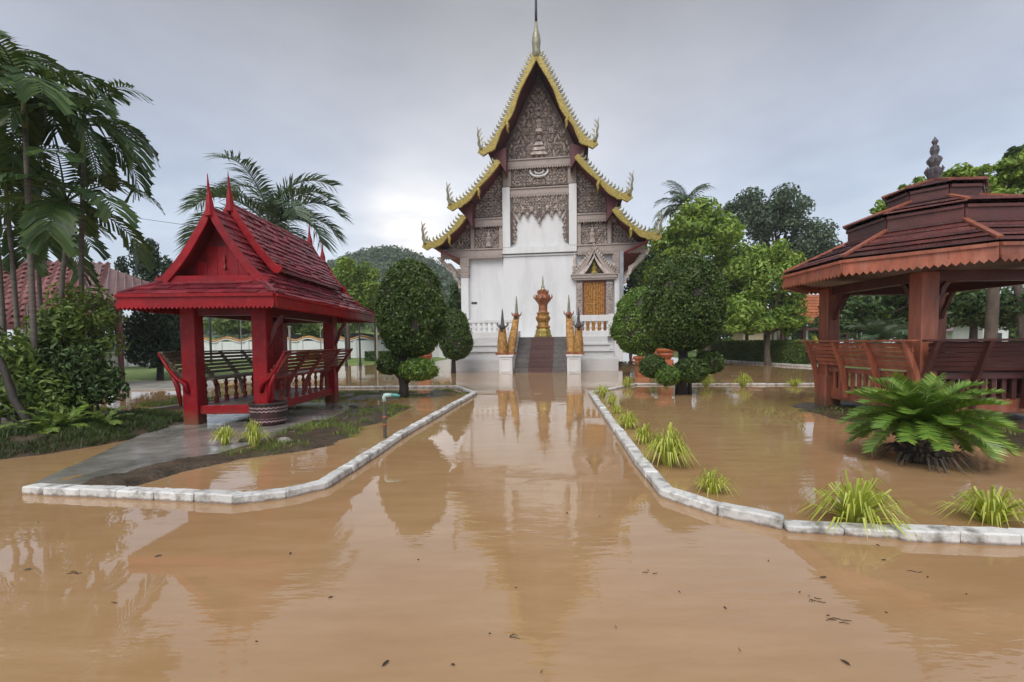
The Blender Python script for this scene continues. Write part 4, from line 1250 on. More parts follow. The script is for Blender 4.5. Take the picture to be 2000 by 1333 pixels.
# fascia with a scalloped valance
def fascia(parent, a, b, z, hgt, m, tooth=0.11, drop=0.07, mv=None):
    a, b = Vector((*a, 0)), Vector((*b, 0)); d = (b - a); L = d.length; d.normalize()
    out = Vector((d.y, -d.x, 0))
    mb = MB().bar((a.x + out.x * 0.012, a.y + out.y * 0.012, z - hgt / 2), (b.x + out.x * 0.012, b.y + out.y * 0.012, z - hgt / 2), 0.03, hgt)
    fa = obj('fascia', mb, m, parent, bevel=0.004)
    obj('fascia_moulding', MB().bar((a.x + out.x * 0.045, a.y + out.y * 0.045, z - 0.035), (b.x + out.x * 0.045, b.y + out.y * 0.045, z - 0.035), 0.03, 0.05), mv or m, fa)
    k = int(L / tooth); st = L / k
    mb = MB()
    prof_ = [(0, 0.045), (1, 0.045), (1, -0.01), (0.85, -0.035), (0.68, -0.045), (0.5, -drop - 0.01), (0.32, -0.045), (0.15, -0.035), (0, -0.01)]
    for i in range(k):
        vs = []
        for off in (0.030, 0.046):
            for u, zz in prof_:
                p_ = a + d * (st * (i + u)) + out * off
                vs.append((p_.x, p_.y, z - hgt + zz))
        n = len(prof_)
        mb.add(vs, [tuple(range(n)), tuple(range(2 * n - 1, n - 1, -1))] + [(j, (j + 1) % n, (j + 1) % n + n, j + n) for j in range(n)])
    o = obj('valance', mb, mv or m, fa)
    o['kind'] = 'stuff'
    return fa
for a, b, c, d in eaves:
    fascia(lower_roof, a, b, EZ - 0.02, 0.21, 'red', 0.075, 0.05)
# gable storey
sp_('gable_sill', MB().box((0, IY0 + 0.02, 2.70), (2 * IX + 0.1, 0.10, 0.14)), 'red', bevel=0.008)
A_prof = curve(0, 3.94, 0.90, 2.66, 0.10)
B_prof = curve(0, 4.20, 0.84, 2.98, 0.09)
gp = [(-x, z - 0.06) for x, z in A_prof[::-1]][:-1] + [(x, z - 0.06) for x, z in A_prof]
GY = IY0 + 0.30
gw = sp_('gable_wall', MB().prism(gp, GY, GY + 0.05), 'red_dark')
pw = 0.19
for i in range(-5, 6):                    # vertical boards of the gable
    xx = i * pw
    zt = np.interp(abs(xx) + pw / 2, [p_[0] for p_ in A_prof], [p_[1] for p_ in A_prof]) - 0.10
    if zt > 2.72 and abs(xx) < 0.76:
        sp_('gable_board', MB().box((xx, GY - 0.012, (2.66 + min(zt, 3.35)) / 2), (pw - 0.006, 0.02, min(zt, 3.35) - 2.66)), 'red', gw)
sp_('gable_ornament', MB().lathe([(0.0, 0), (0.03, 0.04), (0.012, 0.12), (0.025, 0.2), (0.0, 0.34)], 6, (0.05, GY - 0.04, 2.9)), 'bench_red', gw)
sp_('gable_ledge', MB().box((0, GY - 0.08, 2.70), (1.56, 0.18, 0.05)), 'red', gw, bevel=0.006)
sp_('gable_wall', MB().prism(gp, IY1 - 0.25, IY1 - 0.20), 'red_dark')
def slope_tiles(parent, pr, y0, y1, side, rows, wid, skip=None, as_obj=True, r0=0):
    """rows of shingles from the eave upward on a curved slope"""
    n = len(pr) - 1
    rest = MB()
    for r_ in range(r0, rows):
        u0, u1 = 1 - r_ / rows, 1 - (r_ + 1) / rows
        def at(u):
            f = u * n; i = min(int(f), n - 1); q = f - i
            return (pr[i][0] + (pr[i + 1][0] - pr[i][0]) * q, pr[i][1] + (pr[i + 1][1] - pr[i][1]) * q)
        a, b = at(u0), at(u1)
        k = round((y1 - y0) / wid)
        w = (y1 - y0) / k
        upv = Vector((side * (b[0] - a[0]), 0, b[1] - a[1]))
        for i in range(k):
            yy = y0 + (i + 0.5 + (0.25 if r_ % 2 else -0.25) * (0 if i in (0, k - 1) else 1)) * w
            if skip and skip(yy, a[1]):
                continue
            al = Vector((0, 1, 0)) if side > 0 else Vector((0, -1, 0))
            if as_obj:
                tile_at(parent, (side * a[0], yy, a[1] + 0.03), al, upv, w * 0.98, upv.length)
            else:
                nn = al.cross(upv.normalized())
                o_ = Vector((side * a[0], yy, a[1] + 0.03))
                hw = al * (w * 0.49)
                rest.add([o_ - hw + nn * 0.024, o_ + hw + nn * 0.024, o_ + hw + upv * 1.1 + nn * 0.006, o_ - hw + upv * 1.1 + nn * 0.006, o_ - hw, o_ + hw], [(0, 1, 2, 3), (4, 5, 1, 0)])
    if not as_obj:
        o = obj('roof_tiles', rest, 'shingle', parent)
        o['kind'] = 'stuff'
AY0, AY1, BY0, BY1 = IY0 - 0.02, IY1 + 0.02, -1.42, 2.12
for s in (-1, 1):
    ra = sp_('gable_roof_lower', MB().strip([(s * x, z + 0.03) for x, z in A_prof], [(s * x, z - 0.03) for x, z in A_prof], AY0 + 0.02, AY1), 'red_dark')
    rb = sp_('gable_roof_upper', MB().strip([(s * x, z + 0.03) for x, z in B_prof], [(s * x, z - 0.03) for x, z in B_prof], BY0 + 0.02, BY1), 'red_dark')
    if s > 0:
        slope_tiles(rb, B_prof, BY0, BY1, 1, 11, 0.235)
        slope_tiles(ra, A_prof, AY0, BY0 + 0.05, 1, 11, 0.30)
        slope_tiles(ra, A_prof, BY0 + 0.05, AY1, 1, 11, 0.30, skip=lambda y, z: z > 3.0 and y < BY1)
    else:
        slope_tiles(rb, B_prof, BY0, BY1, -1, 11, 0.235, as_obj=False)
        slope_tiles(ra, A_prof, AY0, AY1, -1, 11, 0.30, as_obj=False)
sp_('ridge_cap', MB().box((0, (BY0 + BY1) / 2, 4.21), (0.12, BY1 - BY0, 0.06)), 'shingle', bevel=0.015)
sp_('ridge_cap', MB().box((0, (AY0 + BY0) / 2, 3.965), (0.11, BY0 - AY0, 0.06)), 'shingle', bevel=0.015)
def barge(pr, y, m='red', fin=0.52, w=0.085):
    for s in (-1, 1):
        up = [(s * (x + 0.02), z + 0.075) for x, z in pr]
        dn = [(s * (x - 0.035 if i else 0), z - w) for i, (x, z) in enumerate(pr)]
        # the foot turns outwards and up
        x, z = pr[-1]
        up += [(s * (x + 0.06), z + 0.06), (s * (x + 0.09), z + 0.12)]
        dn += [(s * (x + 0.05), z - 0.09), (s * (x + 0.12), z - 0.01)]
        bb = sp_('bargeboard', MB().strip(up, dn, y - 0.045, y), m, bevel=0.006)
    z = pr[0][1]
    sp_('roof_finial', MB().tube([(0, y - 0.02, z - 0.12), (0, y - 0.02, z + 0.10), (0.0, y - 0.03, z + 0.10 + fin * 0.35), (0.0, y - 0.05, z + 0.10 + fin)], [0.085, 0.072, 0.035, 0.006], 6), m)
barge(A_prof, AY0 - 0.001)
barge(B_prof, BY0 - 0.001, fin=0.52)
barge(B_prof, BY1 + 0.05, fin=0.45)
barge(A_prof, AY1 + 0.05, fin=0.45)

# ================================================================== brown octagonal-roofed gazebo (right)
GO = Vector((8.20, 9.06, 0))
gaz = thing('wooden_gazebo', 'red-brown timber gazebo with three-tiered octagonal roof, right of the path', 'gazebo', GO)
def gz(name, mb, m, parent=None, **kw):
    return obj(name, mb, m, parent or gaz, **kw)
GP = 1.17
for sx in (-1, 1):
    for sy in (-1, 1):
        mb = MB().box((sx * GP, sy * GP, 1.32), (0.29, 0.29, 2.62))
        po = gz('post', mb, 'wood', bevel=0.02)
        gz('post_foot', MB().box((sx * GP, sy * GP, 0.34), (0.36, 0.36, 0.74)), 'wood', po, bevel=0.02)
        for dx, dy in ((-sx, 0), (0, -sy)):
            st = [(0.17, 2.02), (0.19, 2.15), (0.25, 2.26), (0.28, 2.38), (0.38, 2.5)]
            s2 = [(0.17, 1.92), (0.24, 2.12), (0.31, 2.22), (0.36, 2.36), (0.46, 2.49)]
            mb = MB()
            if dx:
                mb.strip([(sx * GP + dx * a, b) for a, b in st], [(sx * GP + dx * a, b) for a, b in s2], sy * GP - 0.035, sy * GP + 0.035)
            else:
                mb.strip([(sy * GP + dy * a, b) for a, b in st], [(sy * GP + dy * a, b) for a, b in s2], sx * GP - 0.035, sx * GP + 0.035, 'yz')
            gz('knee_bracket', mb, 'wood_dark', po)
# floor and bottom rails
for k in range(10):
    gz('floor_board', MB().box((0, -GP + 0.02 + (k + 0.5) * 0.233, 0.27), (2 * GP - 0.1, 0.225, 0.04)), 'wood_dark')
for s in (-1, 1):
    gz('floor_beam', MB().box((s * GP, 0, 0.33), (0.14, 2 * GP - 0.41, 0.24)), 'wood', bevel=0.01)
    gz('floor_beam', MB().box((0, s * GP, 0.33), (2 * GP - 0.41, 0.14, 0.24)), 'wood', bevel=0.01)
    gz('ring_beam', MB().box((s * GP, 0, 2.56), (0.14, 2 * GP - 0.345, 0.18)), 'wood_dark')
    gz('ring_beam', MB().box((0, s * GP, 2.56), (2 * GP - 0.345, 0.14, 0.18)), 'wood_dark')
# bench backs on three sides
def gz_bench(ax, s, m):
    def pt(along, out, z):
        return (s * out, along, z) if ax == 'x' else (along, s * out, z)
    L = 2 * GP + 0.30
    seat = MB()
    rot_ax = 'Y' if ax == 'x' else 'X'
    def bx(c, la, th, hz, tilt=0.0):
        d = (th, la, hz) if ax == 'x' else (la, th, hz)
        sg = s if ax == 'x' else -s
        return MB().box(c, d, Matrix.Rotation(sg * tilt, 3, rot_ax))
    be = gz('bench', bx(pt(0, GP - 0.26, 0.82), 2 * GP - 0.4, 0.42, 0.05), m, bevel=0.008)
    for k in range(6):
        u = (k + 0.5) / 6
        gz('back_slat', bx(pt(0, GP + 0.17 + 0.20 * u, 0.95 + 0.48 * u), L - 0.25 + 0.4 * u, 0.028, 0.068, 0.36), m, be)
    gz('back_rail', bx(pt(0, GP + 0.40, 1.465), L + 0.35, 0.11, 0.035), m, be, bevel=0.008)
    for y in np.linspace(-L / 2 + 0.02, L / 2 - 0.02, 4):
        st = [(0.11, 0.30), (0.13, 0.62), (0.17, 0.90), (0.28, 1.20), (0.38, 1.45)]
        s2 = [(0.18, 0.30), (0.21, 0.62), (0.26, 0.88), (0.36, 1.18), (0.45, 1.45)]
        mb = MB().strip([(s * (GP + a), b) for a, b in st], [(s * (GP + a), b) for a, b in s2], y - 0.03, y + 0.03, 'xz' if ax == 'x' else 'yz')
        gz('back_strut', mb, m, be)
    gz('apron_rail', bx(pt(0, GP + 0.10, 0.86), 2 * GP - 0.42, 0.06, 0.10), m, be)
    for k in range(11):
        y = -GP + 0.30 + k * (2 * GP - 0.6) / 10
        gz('baluster', bx(pt(y, GP + 0.06, 0.63), 0.075, 0.03, 0.37), m, be)
gz_bench('x', -1, 'wood')
gz_bench('y', -1, 'wood_dark')
gz_bench('x', 1, 'wood_dark')
# roofs: octagons; phi measured from the direction of the viewer
PH = [R(-115 + 45 * k) for k in range(8)]
def octo(r, z):
    return [Vector((r * math.sin(p_), -r * math.cos(p_), z)) for p_ in PH]
def oct_roof(r_in, z_in, r_out, z_out, rows, m, parent):
    """sloping boards, one object per board and side"""
    for k in range(8):
        a0, b0 = octo(r_out, z_out)[k], octo(r_out, z_out)[(k + 1) % 8]
        a1, b1 = octo(r_in, z_in)[k], octo(r_in, z_in)[(k + 1) % 8]
        for j in range(rows):
            u0, u1 = j / rows, (j + 1.12) / rows
            u1 = min(u1, 1.0)
            p = [a0.lerp(a1, u0), b0.lerp(b1, u0), b0.lerp(b1, u1), a0.lerp(a1, u1)]
            lift = Vector((0, 0, random.uniform(0.036, 0.06))); th = Vector((0, 0, 0.024))
            q = [p[0] + lift, p[1] + lift, p[2] + lift * 0.15, p[3] + lift * 0.15]
            vs = [x - th for x in q] + q
            o = obj('roof_board', MB().add([tuple(v_) for v_ in vs], [(4, 5, 6, 7), (0, 1, 5, 4), (1, 2, 6, 5), (3, 7, 6, 2), (0, 4, 7, 3), (0, 3, 2, 1)]), m, parent)
        obj('hip_ridge', MB().bar(a0 + Vector((0, 0, 0.05)), a1 + Vector((0, 0, 0.05)), 0.075, 0.04), 'wood', parent)
def oct_drum(r, z0, z1, m, parent, valance=True, tooth=0.12, drop=0.06, mv=None):
    pts = octo(r, 0)
    for k in range(8):
        a, b = pts[k], pts[(k + 1) % 8]
        fascia(parent, (a.x, a.y), (b.x, b.y), z1, z1 - z0, m, tooth, drop, mv)
def oct_plate(r, z, th):
    mb = MB(); P1 = octo(r, z); P2 = octo(r, z - th)
    mb.add([tuple(p_) for p_ in P1 + P2], [tuple(range(8)), tuple(range(15, 7, -1))] + [(i, i + 8, (i + 1) % 8 + 8, (i + 1) % 8) for i in range(8)])
    return mb
tiers = [(2.48, 2.93, 1.20, 3.52, 6, 2.67), (1.42, 3.78, 0.62, 4.06, 4, 3.46), (0.78, 4.30, 0.10, 4.50, 3, 4.02)]
for i, (ro, zo, ri, zi, rows, zb) in enumerate(tiers):
    mb = MB(); A_ = octo(ro - 0.03, zo - 0.01); B_ = octo(ri, zi - 0.01)
    A2 = octo(ro - 0.03, zo - 0.05); B2 = octo(ri, zi - 0.05)
    vs = [tuple(p_) for p_ in A_ + B_ + A2 + B2]
    fs = []
    for k in range(8):
        n = (k + 1) % 8
        fs += [(k, n, n + 8, k + 8), (k + 16, k + 24, n + 24, n + 16)]
    mb.add(vs, fs)
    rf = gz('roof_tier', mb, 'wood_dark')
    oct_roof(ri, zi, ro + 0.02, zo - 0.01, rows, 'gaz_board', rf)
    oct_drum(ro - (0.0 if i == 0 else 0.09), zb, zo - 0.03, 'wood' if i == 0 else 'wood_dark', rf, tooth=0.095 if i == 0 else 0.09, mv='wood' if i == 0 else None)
    if i == 0:
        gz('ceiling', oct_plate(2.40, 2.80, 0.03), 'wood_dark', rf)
fin = MB()
fin.lathe([(0.13, 4.62), (0.14, 4.70), (0.09, 4.74), (0.12, 4.84), (0.125, 4.92), (0.07, 4.98), (0.10, 5.06), (0.09, 5.16), (0.05, 5.20), (0.075, 5.28), (0.065, 5.36), (0.03, 5.40), (0.055, 5.46), (0.0, 5.56)], 10)
for k in range(6):
    a = k * math.pi / 3
    for rr, zz, sc in ((0.11, 4.86, 0.12), (0.085, 5.06, 0.10)):
        fin.tube([(rr * math.cos(a), rr * math.sin(a), zz), (rr * 1.25 * math.cos(a), rr * 1.25 * math.sin(a), zz + sc * 0.5), (rr * 1.1 * math.cos(a), rr * 1.1 * math.sin(a), zz + sc)], [0.03, 0.026, 0.006], 5)
gz('roof_finial', fin, 'dark_naga', loc=(0, 0, -0.17))

# ================================================================== plants
def crown_points(blobs, n, shell=0.35, seed=0):
    """random points near the surface of a set of ellipsoids; returns points and outward normals"""
    r = np.random.default_rng(seed)
    w = np.array([b[3] * b[4] + b[4] * b[5] + b[3] * b[5] for b in blobs]); w = w / w.sum()
    idx = r.choice(len(blobs), n, p=w)
    B = np.array(blobs, float)[idx]
    d = unit(r.normal(size=(n, 3)))
    rad = 1 - shell * r.random(n) ** 1.6
    return B[:, :3] + d * B[:, 3:6] * rad[:, None], unit(d / B[:, 3:6])
def foliage(name, parent, blobs, n, size, m, seed=0, shell=0.4, droop=0.2, aspect=0.5, rnd=0.9, core=None, smooth=False):
    r = np.random.default_rng(seed + 99)
    pos, nrm = crown_points(blobs, n, shell, seed)
    ax = unit(np.cross(nrm, r.normal(size=(n, 3)))) + nrm * r.uniform(-0.2, 0.8, (n, 1)) + np.array([0, 0, -droop])
    nn = nrm + r.normal(size=(n, 3)) * rnd + np.array([0, 0, 0.5])
    sz = size * r.uniform(0.6, 1.35, n)
    return link(name, leaves_mesh(name, pos, ax, nn, sz, sz * aspect), m, parent)
def limbs(mb, base, top, r0, ends, seed=0):
    rr = random.Random(seed)
    b, t = Vector(base), Vector(top)
    mid = b.lerp(t, 0.5) + Vector((rr.uniform(-1, 1), rr.uniform(-1, 1), 0)) * (t - b).length * 0.05
    mb.tube([b, b.lerp(mid, 0.25), mid, t], [r0 * 1.35, r0, r0 * 0.85, r0 * 0.65], 9)
    for e in ends:
        e = Vector(e)
        m_ = t.lerp(e, 0.5) + Vector((rr.uniform(-1, 1), rr.uniform(-1, 1), rr.uniform(-0.3, 0.6))) * (e - t).length * 0.12
        mb.tube([t - (t - b) * 0.06, m_, e], [r0 * 0.5, r0 * 0.32, r0 * 0.08], 6)
def tree(name, label, cat, base, trunk_h, r0, blobs, n, size, leaf, bark='bark', group=None, seed=0, shell=0.75, sub=6, **kw):
    """blobs are given relative to the base; each is broken into smaller clumps so that the outline is uneven"""
    t = thing(name, label, cat, base, 0, group)
    rr = np.random.default_rng(seed)
    bl = []
    for b in blobs:
        c = np.array(b[:3]); rad = np.array(b[3:6])
        bl.append((*c, *(rad * 0.70)))
        for k in range(sub):
            d = unit(rr.normal(size=(1, 3)))[0]
            d[2] = d[2] * 0.85 + 0.12
            s = rr.uniform(0.30, 0.52)
            bl.append((*(c + d * rad * rr.uniform(0.70, 0.98)), *(rad * s * rr.uniform(0.8, 1.2, 3))))
    mb = MB()
    ends = [tuple(b[:3]) for b in bl[:: max(1, len(bl) // 14)]]
    limbs(mb, (0, 0, -0.2), (0, 0, trunk_h), r0, ends, seed)
    obj('trunk', mb, bark, t, smooth=True)
    foliage('crown', t, bl, n, size, leaf, seed, shell, **kw)
    return t
def topiary_blob(t, part, c, prof_, n, size, leaf, seed):
    """clipped shape: dark woody core, then a dense close skin of small leaves"""
    core = MB().lathe([(max(r_ * 0.93 - 0.02, 0.01), z) for r_, z in prof_], 20, c)
    co = obj(part, core, 'bark_dark', t, smooth=True)
    rr = np.random.default_rng(seed)
    R_ = np.array([p_[0] for p_ in prof_]); Z_ = np.array([p_[1] for p_ in prof_])
    zf = np.linspace(Z_[0], Z_[-1], 300)
    # smooth profile with area weighting
    rf = np.interp(zf, Z_, R_)
    ds = np.hypot(np.gradient(rf), np.gradient(zf))
    wgt = np.maximum(rf, 0.05) * ds
    cum = np.cumsum(wgt); cum /= cum[-1]
    u = rr.random(n)
    z = np.interp(u, cum, zf)
    rad = np.interp(z, zf, rf)
    a = rr.uniform(0, 2 * np.pi, n)
    lump = 1 + 0.030 * np.sin(a * 3 + z * 4 + seed) + 0.024 * np.sin(a * 7 - z * 6) + 0.022 * np.sin(z * 9 + a * 2) + 0.085 * vnoise(a * 2.0 + 20, z * 2.0 + 20, 0.7, seed)
    rad = rad * lump - rr.random(n) ** 1.5 * 0.09 + np.where(rr.random(n) < 0.10, rr.uniform(0, 0.11, n), 0)
    rad = np.where(vnoise(a * 3.0 + 9, z * 3.0 + 9, 0.45, seed + 5) > 0.62, rad - 0.07, rad)
    slope = np.gradient(rf, zf)
    sl = np.clip(np.interp(z, zf, slope), -4, 4)
    nrm = unit(np.stack([np.cos(a), np.sin(a), -sl], 1))
    pos = np.stack([c[0] + rad * np.cos(a), c[1] + rad * np.sin(a), c[2] + z], 1)
    ax = unit(rr.normal(size=(n, 3))) * 0.9 + nrm * 0.55
    nn = nrm + rr.normal(size=(n, 3)) * 0.55
    sz = size * rr.uniform(0.6, 1.4, n)
    link('foliage', leaves_mesh('foliage', pos, ax, nn, sz, sz * 0.62), leaf, co)
def egg(w, h, belly=0.42, n=22, sharp=1.0):
    out = []
    for k in range(n + 1):
        u = k / n
        if u < belly:
            q = u / belly; r_ = math.sqrt(max(0, 1 - (1 - q) ** 2)) ** 0.9
        else:
            q = (u - belly) / (1 - belly); r_ = math.sqrt(max(0, 1 - q ** (2.0 * sharp)))
        out.append((w * max(r_, 0.01), u * h))
    return out
# big left topiary
b = G(788, 777)
t = thing('topiary_tree', 'big egg-shaped clipped tree with two ball clusters, beside the red pavilion', 'topiary', (b.x, b.y, 0), 0, 'clipped trees before the temple')
mb = MB(); mb.tube([(0, 0, -0.25), (0.02, 0, 0.3), (-0.02, 0, 0.8), (0.12, 0, 1.7)], [0.17, 0.13, 0.12, 0.09], 9)
mb.tube([(0, 0, 0.35), (0.25, -0.1, 0.55), (0.42, -0.15, 0.75)], [0.07, 0.05, 0.03], 6)
mb.tube([(0, 0, 0.45), (-0.22, 0.0, 0.7), (-0.35, 0.05, 0.9)], [0.06, 0.05, 0.03], 6)
obj('trunk', mb, 'bark_dark', t, smooth=True)
topiary_blob(t, 'crown', (0.26, 0, 1.12), egg(0.90, 2.72, 0.42, sharp=1.05), 26000, 0.085, 'leaf_topiary', 11)
topiary_blob(t, 'branch_ball', (0.47, -0.22, 0.50), egg(0.50, 0.62, 0.45), 5200, 0.075, 'leaf_ball', 12)
topiary_blob(t, 'branch_ball', (-0.38, 0.05, 0.66), egg(0.36, 0.58, 0.45), 3600, 0.075, 'leaf_topiary', 13)
# big right topiary
b = G(1330, 770)
t = thing('topiary_tree', 'big egg-shaped clipped tree ringed by four clipped balls, in the right bed', 'topiary', (b.x, b.y, 0), 0, 'clipped trees before the temple')
mb = MB(); mb.tube([(0, 0, -0.25), (0.0, 0, 0.4), (0.05, 0, 0.9), (0.0, 0, 1.7)], [0.2, 0.15, 0.13, 0.1], 9)
mb.tube([(0.27, 0.05, -0.25), (0.26, 0.05, 0.3), (0.35, 0.05, 0.6)], [0.07, 0.06, 0.04], 7)
for e in ((-0.55, -0.1, 0.6), (0.1, -0.35, 0.6), (0.65, 0.1, 0.85)):
    mb.tube([(0, 0, 0.25), (e[0] * 0.5, e[1] * 0.5, 0.5), e], [0.07, 0.05, 0.03], 6)
obj('trunk', mb, 'bark_dark', t, smooth=True)
topiary_blob(t, 'crown', (0.06, 0, 1.20), egg(1.06, 2.76, 0.42, sharp=1.0), 30000, 0.085, 'leaf_topiary', 21)
topiary_blob(t, 'branch_ball', (-0.80, -0.02, 0.48), egg(0.36, 0.62, 0.5), 3800, 0.075, 'leaf_topiary', 22)
topiary_blob(t, 'branch_ball', (-0.50, -0.42, 0.30), egg(0.31, 0.52, 0.5), 3200, 0.075, 'leaf_ball', 23)
topiary_blob(t, 'branch_ball', (0.14, -0.36, 0.36), egg(0.42, 0.68, 0.5), 4600, 0.075, 'leaf_topiary', 24)
topiary_blob(t, 'branch_ball', (0.84, 0.1, 0.58), egg(0.38, 0.62, 0.5), 3900, 0.075, 'leaf_topiary', 25)
# smaller ones behind
b = G(886, 729)
t = thing('topiary_tree', 'small dark teardrop clipped tree in front of the left balustrade', 'topiary', (b.x, b.y, 0), 0, 'clipped trees before the temple')
obj('trunk', MB().tube([(0, 0, -0.25), (0, 0, 0.5), (0.05, 0, 1.2)], [0.14, 0.11, 0.08], 8), 'bark_dark', t, smooth=True)
topiary_blob(t, 'crown', (0.13, 0, 0.66), egg(0.80, 2.62, 0.36, sharp=0.85), 11000, 0.11, 'leaf_topiary', 31)
b = G(1236, 728)
t = thing('topiary_tree', 'teardrop clipped tree hiding the right end of the temple steps', 'topiary', (b.x - 0.15, b.y - 2.0, 0), 0, 'clipped trees before the temple')
obj('trunk', MB().tube([(0, 0, -0.25), (0, 0, 0.6), (0.05, 0, 1.3)], [0.15, 0.12, 0.09], 8), 'bark_dark', t, smooth=True)
topiary_blob(t, 'crown', (-0.0, 0, 0.90), egg(1.24, 3.0, 0.38, sharp=0.95), 20000, 0.10, 'leaf_ball', 32)

# ------------------------------------------------------------------ hedges
def hedge(label, a, b, width, h, seed, leaf='leaf_mid', dens=1.0, size=0.09):
    a, b = Vector((*a, 0)), Vector((*b, 0))
    d = b - a; L = d.length; d.normalize(); nr = Vector((-d.y, d.x, 0))
    t = thing('hedge', label, 'hedge', tuple(a), 0, 'clipped hedges')
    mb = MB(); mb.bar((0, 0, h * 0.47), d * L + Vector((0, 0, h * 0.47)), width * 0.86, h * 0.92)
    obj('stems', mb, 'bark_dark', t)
    r = np.random.default_rng(seed)
    n = int(dens * 900 * L * (2 * h + width))
    u = r.random(n) * (2 * h + width)
    face = np.where(u < h, 0, np.where(u < h + width, 1, 2))
    s_ = r.random(n) * L
    w_ = np.where(face == 0, -width / 2, np.where(face == 2, width / 2, u - h - width / 2))
    z_ = np.where(face == 0, u, np.where(face == 2, 2 * h + width - u, h)) 
    j = r.normal(size=(n, 3)) * 0.035
    D, N = np.array(d), np.array(nr)
    pos = s_[:, None] * D + w_[:, None] * N + z_[:, None] * np.array([0, 0, 1.0]) + j
    nrm = np.where((face == 0)[:, None], -N, np.where((face == 2)[:, None], N, np.array([0, 0, 1.0])))
    ax = unit(r.normal(size=(n, 3))) + nrm * 0.5
    sz = size * r.uniform(0.6, 1.4, n)
    link('foliage', leaves_mesh('foliage', pos, ax, nrm + r.normal(size=(n, 3)) * 0.5, sz, sz * 0.6), leaf, t)
hedge('long clipped hedge behind the right bed, by the orange roof', (15.9, 38.0), (17.3, 26.2), 1.3, 1.42, 1, 'leaf_mid', 0.8, 0.10)
hedge('short low hedge behind the red pavilion, left one', G(590, 707)[:2], G(640, 707)[:2], 1.4, 0.85, 2, 'leaf_dark', 0.5, 0.16)
hedge('short low hedge behind the red pavilion, right one', G(722, 709)[:2], G(772, 709)[:2], 1.4, 0.85, 3, 'leaf_dark', 0.5, 0.16)

# ------------------------------------------------------------------ palms
def frond(parent, az, el, length, droop, nl, leaf_len, leaf_w, m, seed=0, petiole=0.15, vee=0.35, leaf_droop=0.35, broad=False, stalk=0.02, origin=(0, 0, 0), plume=0.0):
    """one feather leaf: arching midrib and two ranks of leaflets"""
    r = random.Random(seed)
    nseg = 10
    h = Vector((math.cos(az), math.sin(az), 0)); up = Vector((0, 0, 1))
    p_, ang = Vector(origin), el
    pts, dirs = [p_.copy()], []
    for k in range(nseg):
        d = h * math.cos(ang) + up * math.sin(ang)
        dirs.append(d)
        p_ = p_ + d * (length / nseg)
        pts.append(p_.copy())
        ang -= droop / nseg * (0.5 + 1.1 * k / nseg)
    dirs.append(dirs[-1])
    mb = MB()
    mb.tube(pts, [stalk * (1 - 0.85 * k / nseg) for k in range(nseg + 1)], 4)
    for i in range(nl):
        u = petiole + (1 - petiole) * (i + 0.5) / nl
        f = u * nseg; k = min(int(f), nseg - 1); q = f - k
        o = pts[k].lerp(pts[k + 1], q); d = dirs[k].lerp(dirs[k + 1], q).normalized()
        side = d.cross(up)
        if side.length < 1e-3:
            side = Vector((-h.y, h.x, 0))
        side.normalize(); nup = side.cross(d)
        sc = (0.55 + 0.9 * math.sin(math.pi * min(1, (u - petiole) / (1 - petiole) * 0.80 + 0.12))) * r.uniform(0.85, 1.12)
        ll = leaf_len * min(sc, 1.1)
        for s in (-1, 1):
            ve = vee + r.uniform(-0.15, 0.15) + plume * r.uniform(-1, 1)
            fwd = 0.35 + 0.5 * u + r.uniform(-0.08, 0.08)
            ld = (side * s * math.cos(ve) + nup * math.sin(ve)) + d * fwd
            ld.normalize()
            a = o; dr = Vector((0, 0, -1)) * leaf_droop * ll
            b_ = o + ld * ll * 0.5 + dr * 0.22
            c = o + ld * ll + dr
            ws = d - ld * d.dot(ld)
            if ws.length < 1e-3:
                ws = nup
            ws.normalize()
            w = leaf_w * r.uniform(0.8, 1.15)
            if broad:
                e1 = c + ws * w * 1.25 - ld * ll * 0.10; e2 = c - ws * w * 0.9 + ld * ll * 0.05
                mb.add([a - ws * w * 0.3, a + ws * w * 0.3, b_ + ws * w, b_ - ws * w * 0.9, e1, e2, (c + b_) / 2 + (c - b_) * 0.40], [(0, 1, 2, 3), (3, 2, 4, 6), (3, 6, 5)])
            else:
                mb.add([a - ws * w * 0.5, a + ws * w * 0.5, b_ + ws * w, b_ - ws * w, c], [(0, 1, 2, 3), (3, 2, 4)])
    return obj('frond', mb, m, parent)
def palm(name, label, base, pts, r0, r1, fronds, m, group=None, bark='palm_bark', seed=0, crownshaft=0.0, cat='palm tree', rings=True, **kw):
    """pts: trunk line relative to base; fronds: list of (azimuth, elevation, length)"""
    t = thing(name, label, cat, base, 0, group)
    n = len(pts)
    obj('trunk', MB().tube(pts, [r0 + (r1 - r0) * k / (n - 1) for k in range(n)], 9), bark, t, smooth=True)
    top = Vector(pts[-1])
    if crownshaft:
        obj('crownshaft', MB().tube([top, top + Vector((0, 0, crownshaft * 0.6)), top + Vector((0, 0, crownshaft))], [r1 * 1.15, r1 * 1.05, r1 * 0.5], 9), 'frond_stalk', t, smooth=True)
        top = top + Vector((0, 0, crownshaft * 0.8))
    for i, (az, el, ln) in enumerate(fronds):
        frond(t, az, el, ln, seed=seed * 100 + i, origin=top, m=m, **kw)
    return t
def ring(n, el_lo, el_hi, l0, l1, seed, az0=0.0):
    r = random.Random(seed)
    return [(az0 + 2 * math.pi * (i * 0.382) + r.uniform(-0.2, 0.2), el_lo + (el_hi - el_lo) * i / max(1, n - 1) + r.uniform(-0.1, 0.1), r.uniform(l0, l1)) for i in range(n)]
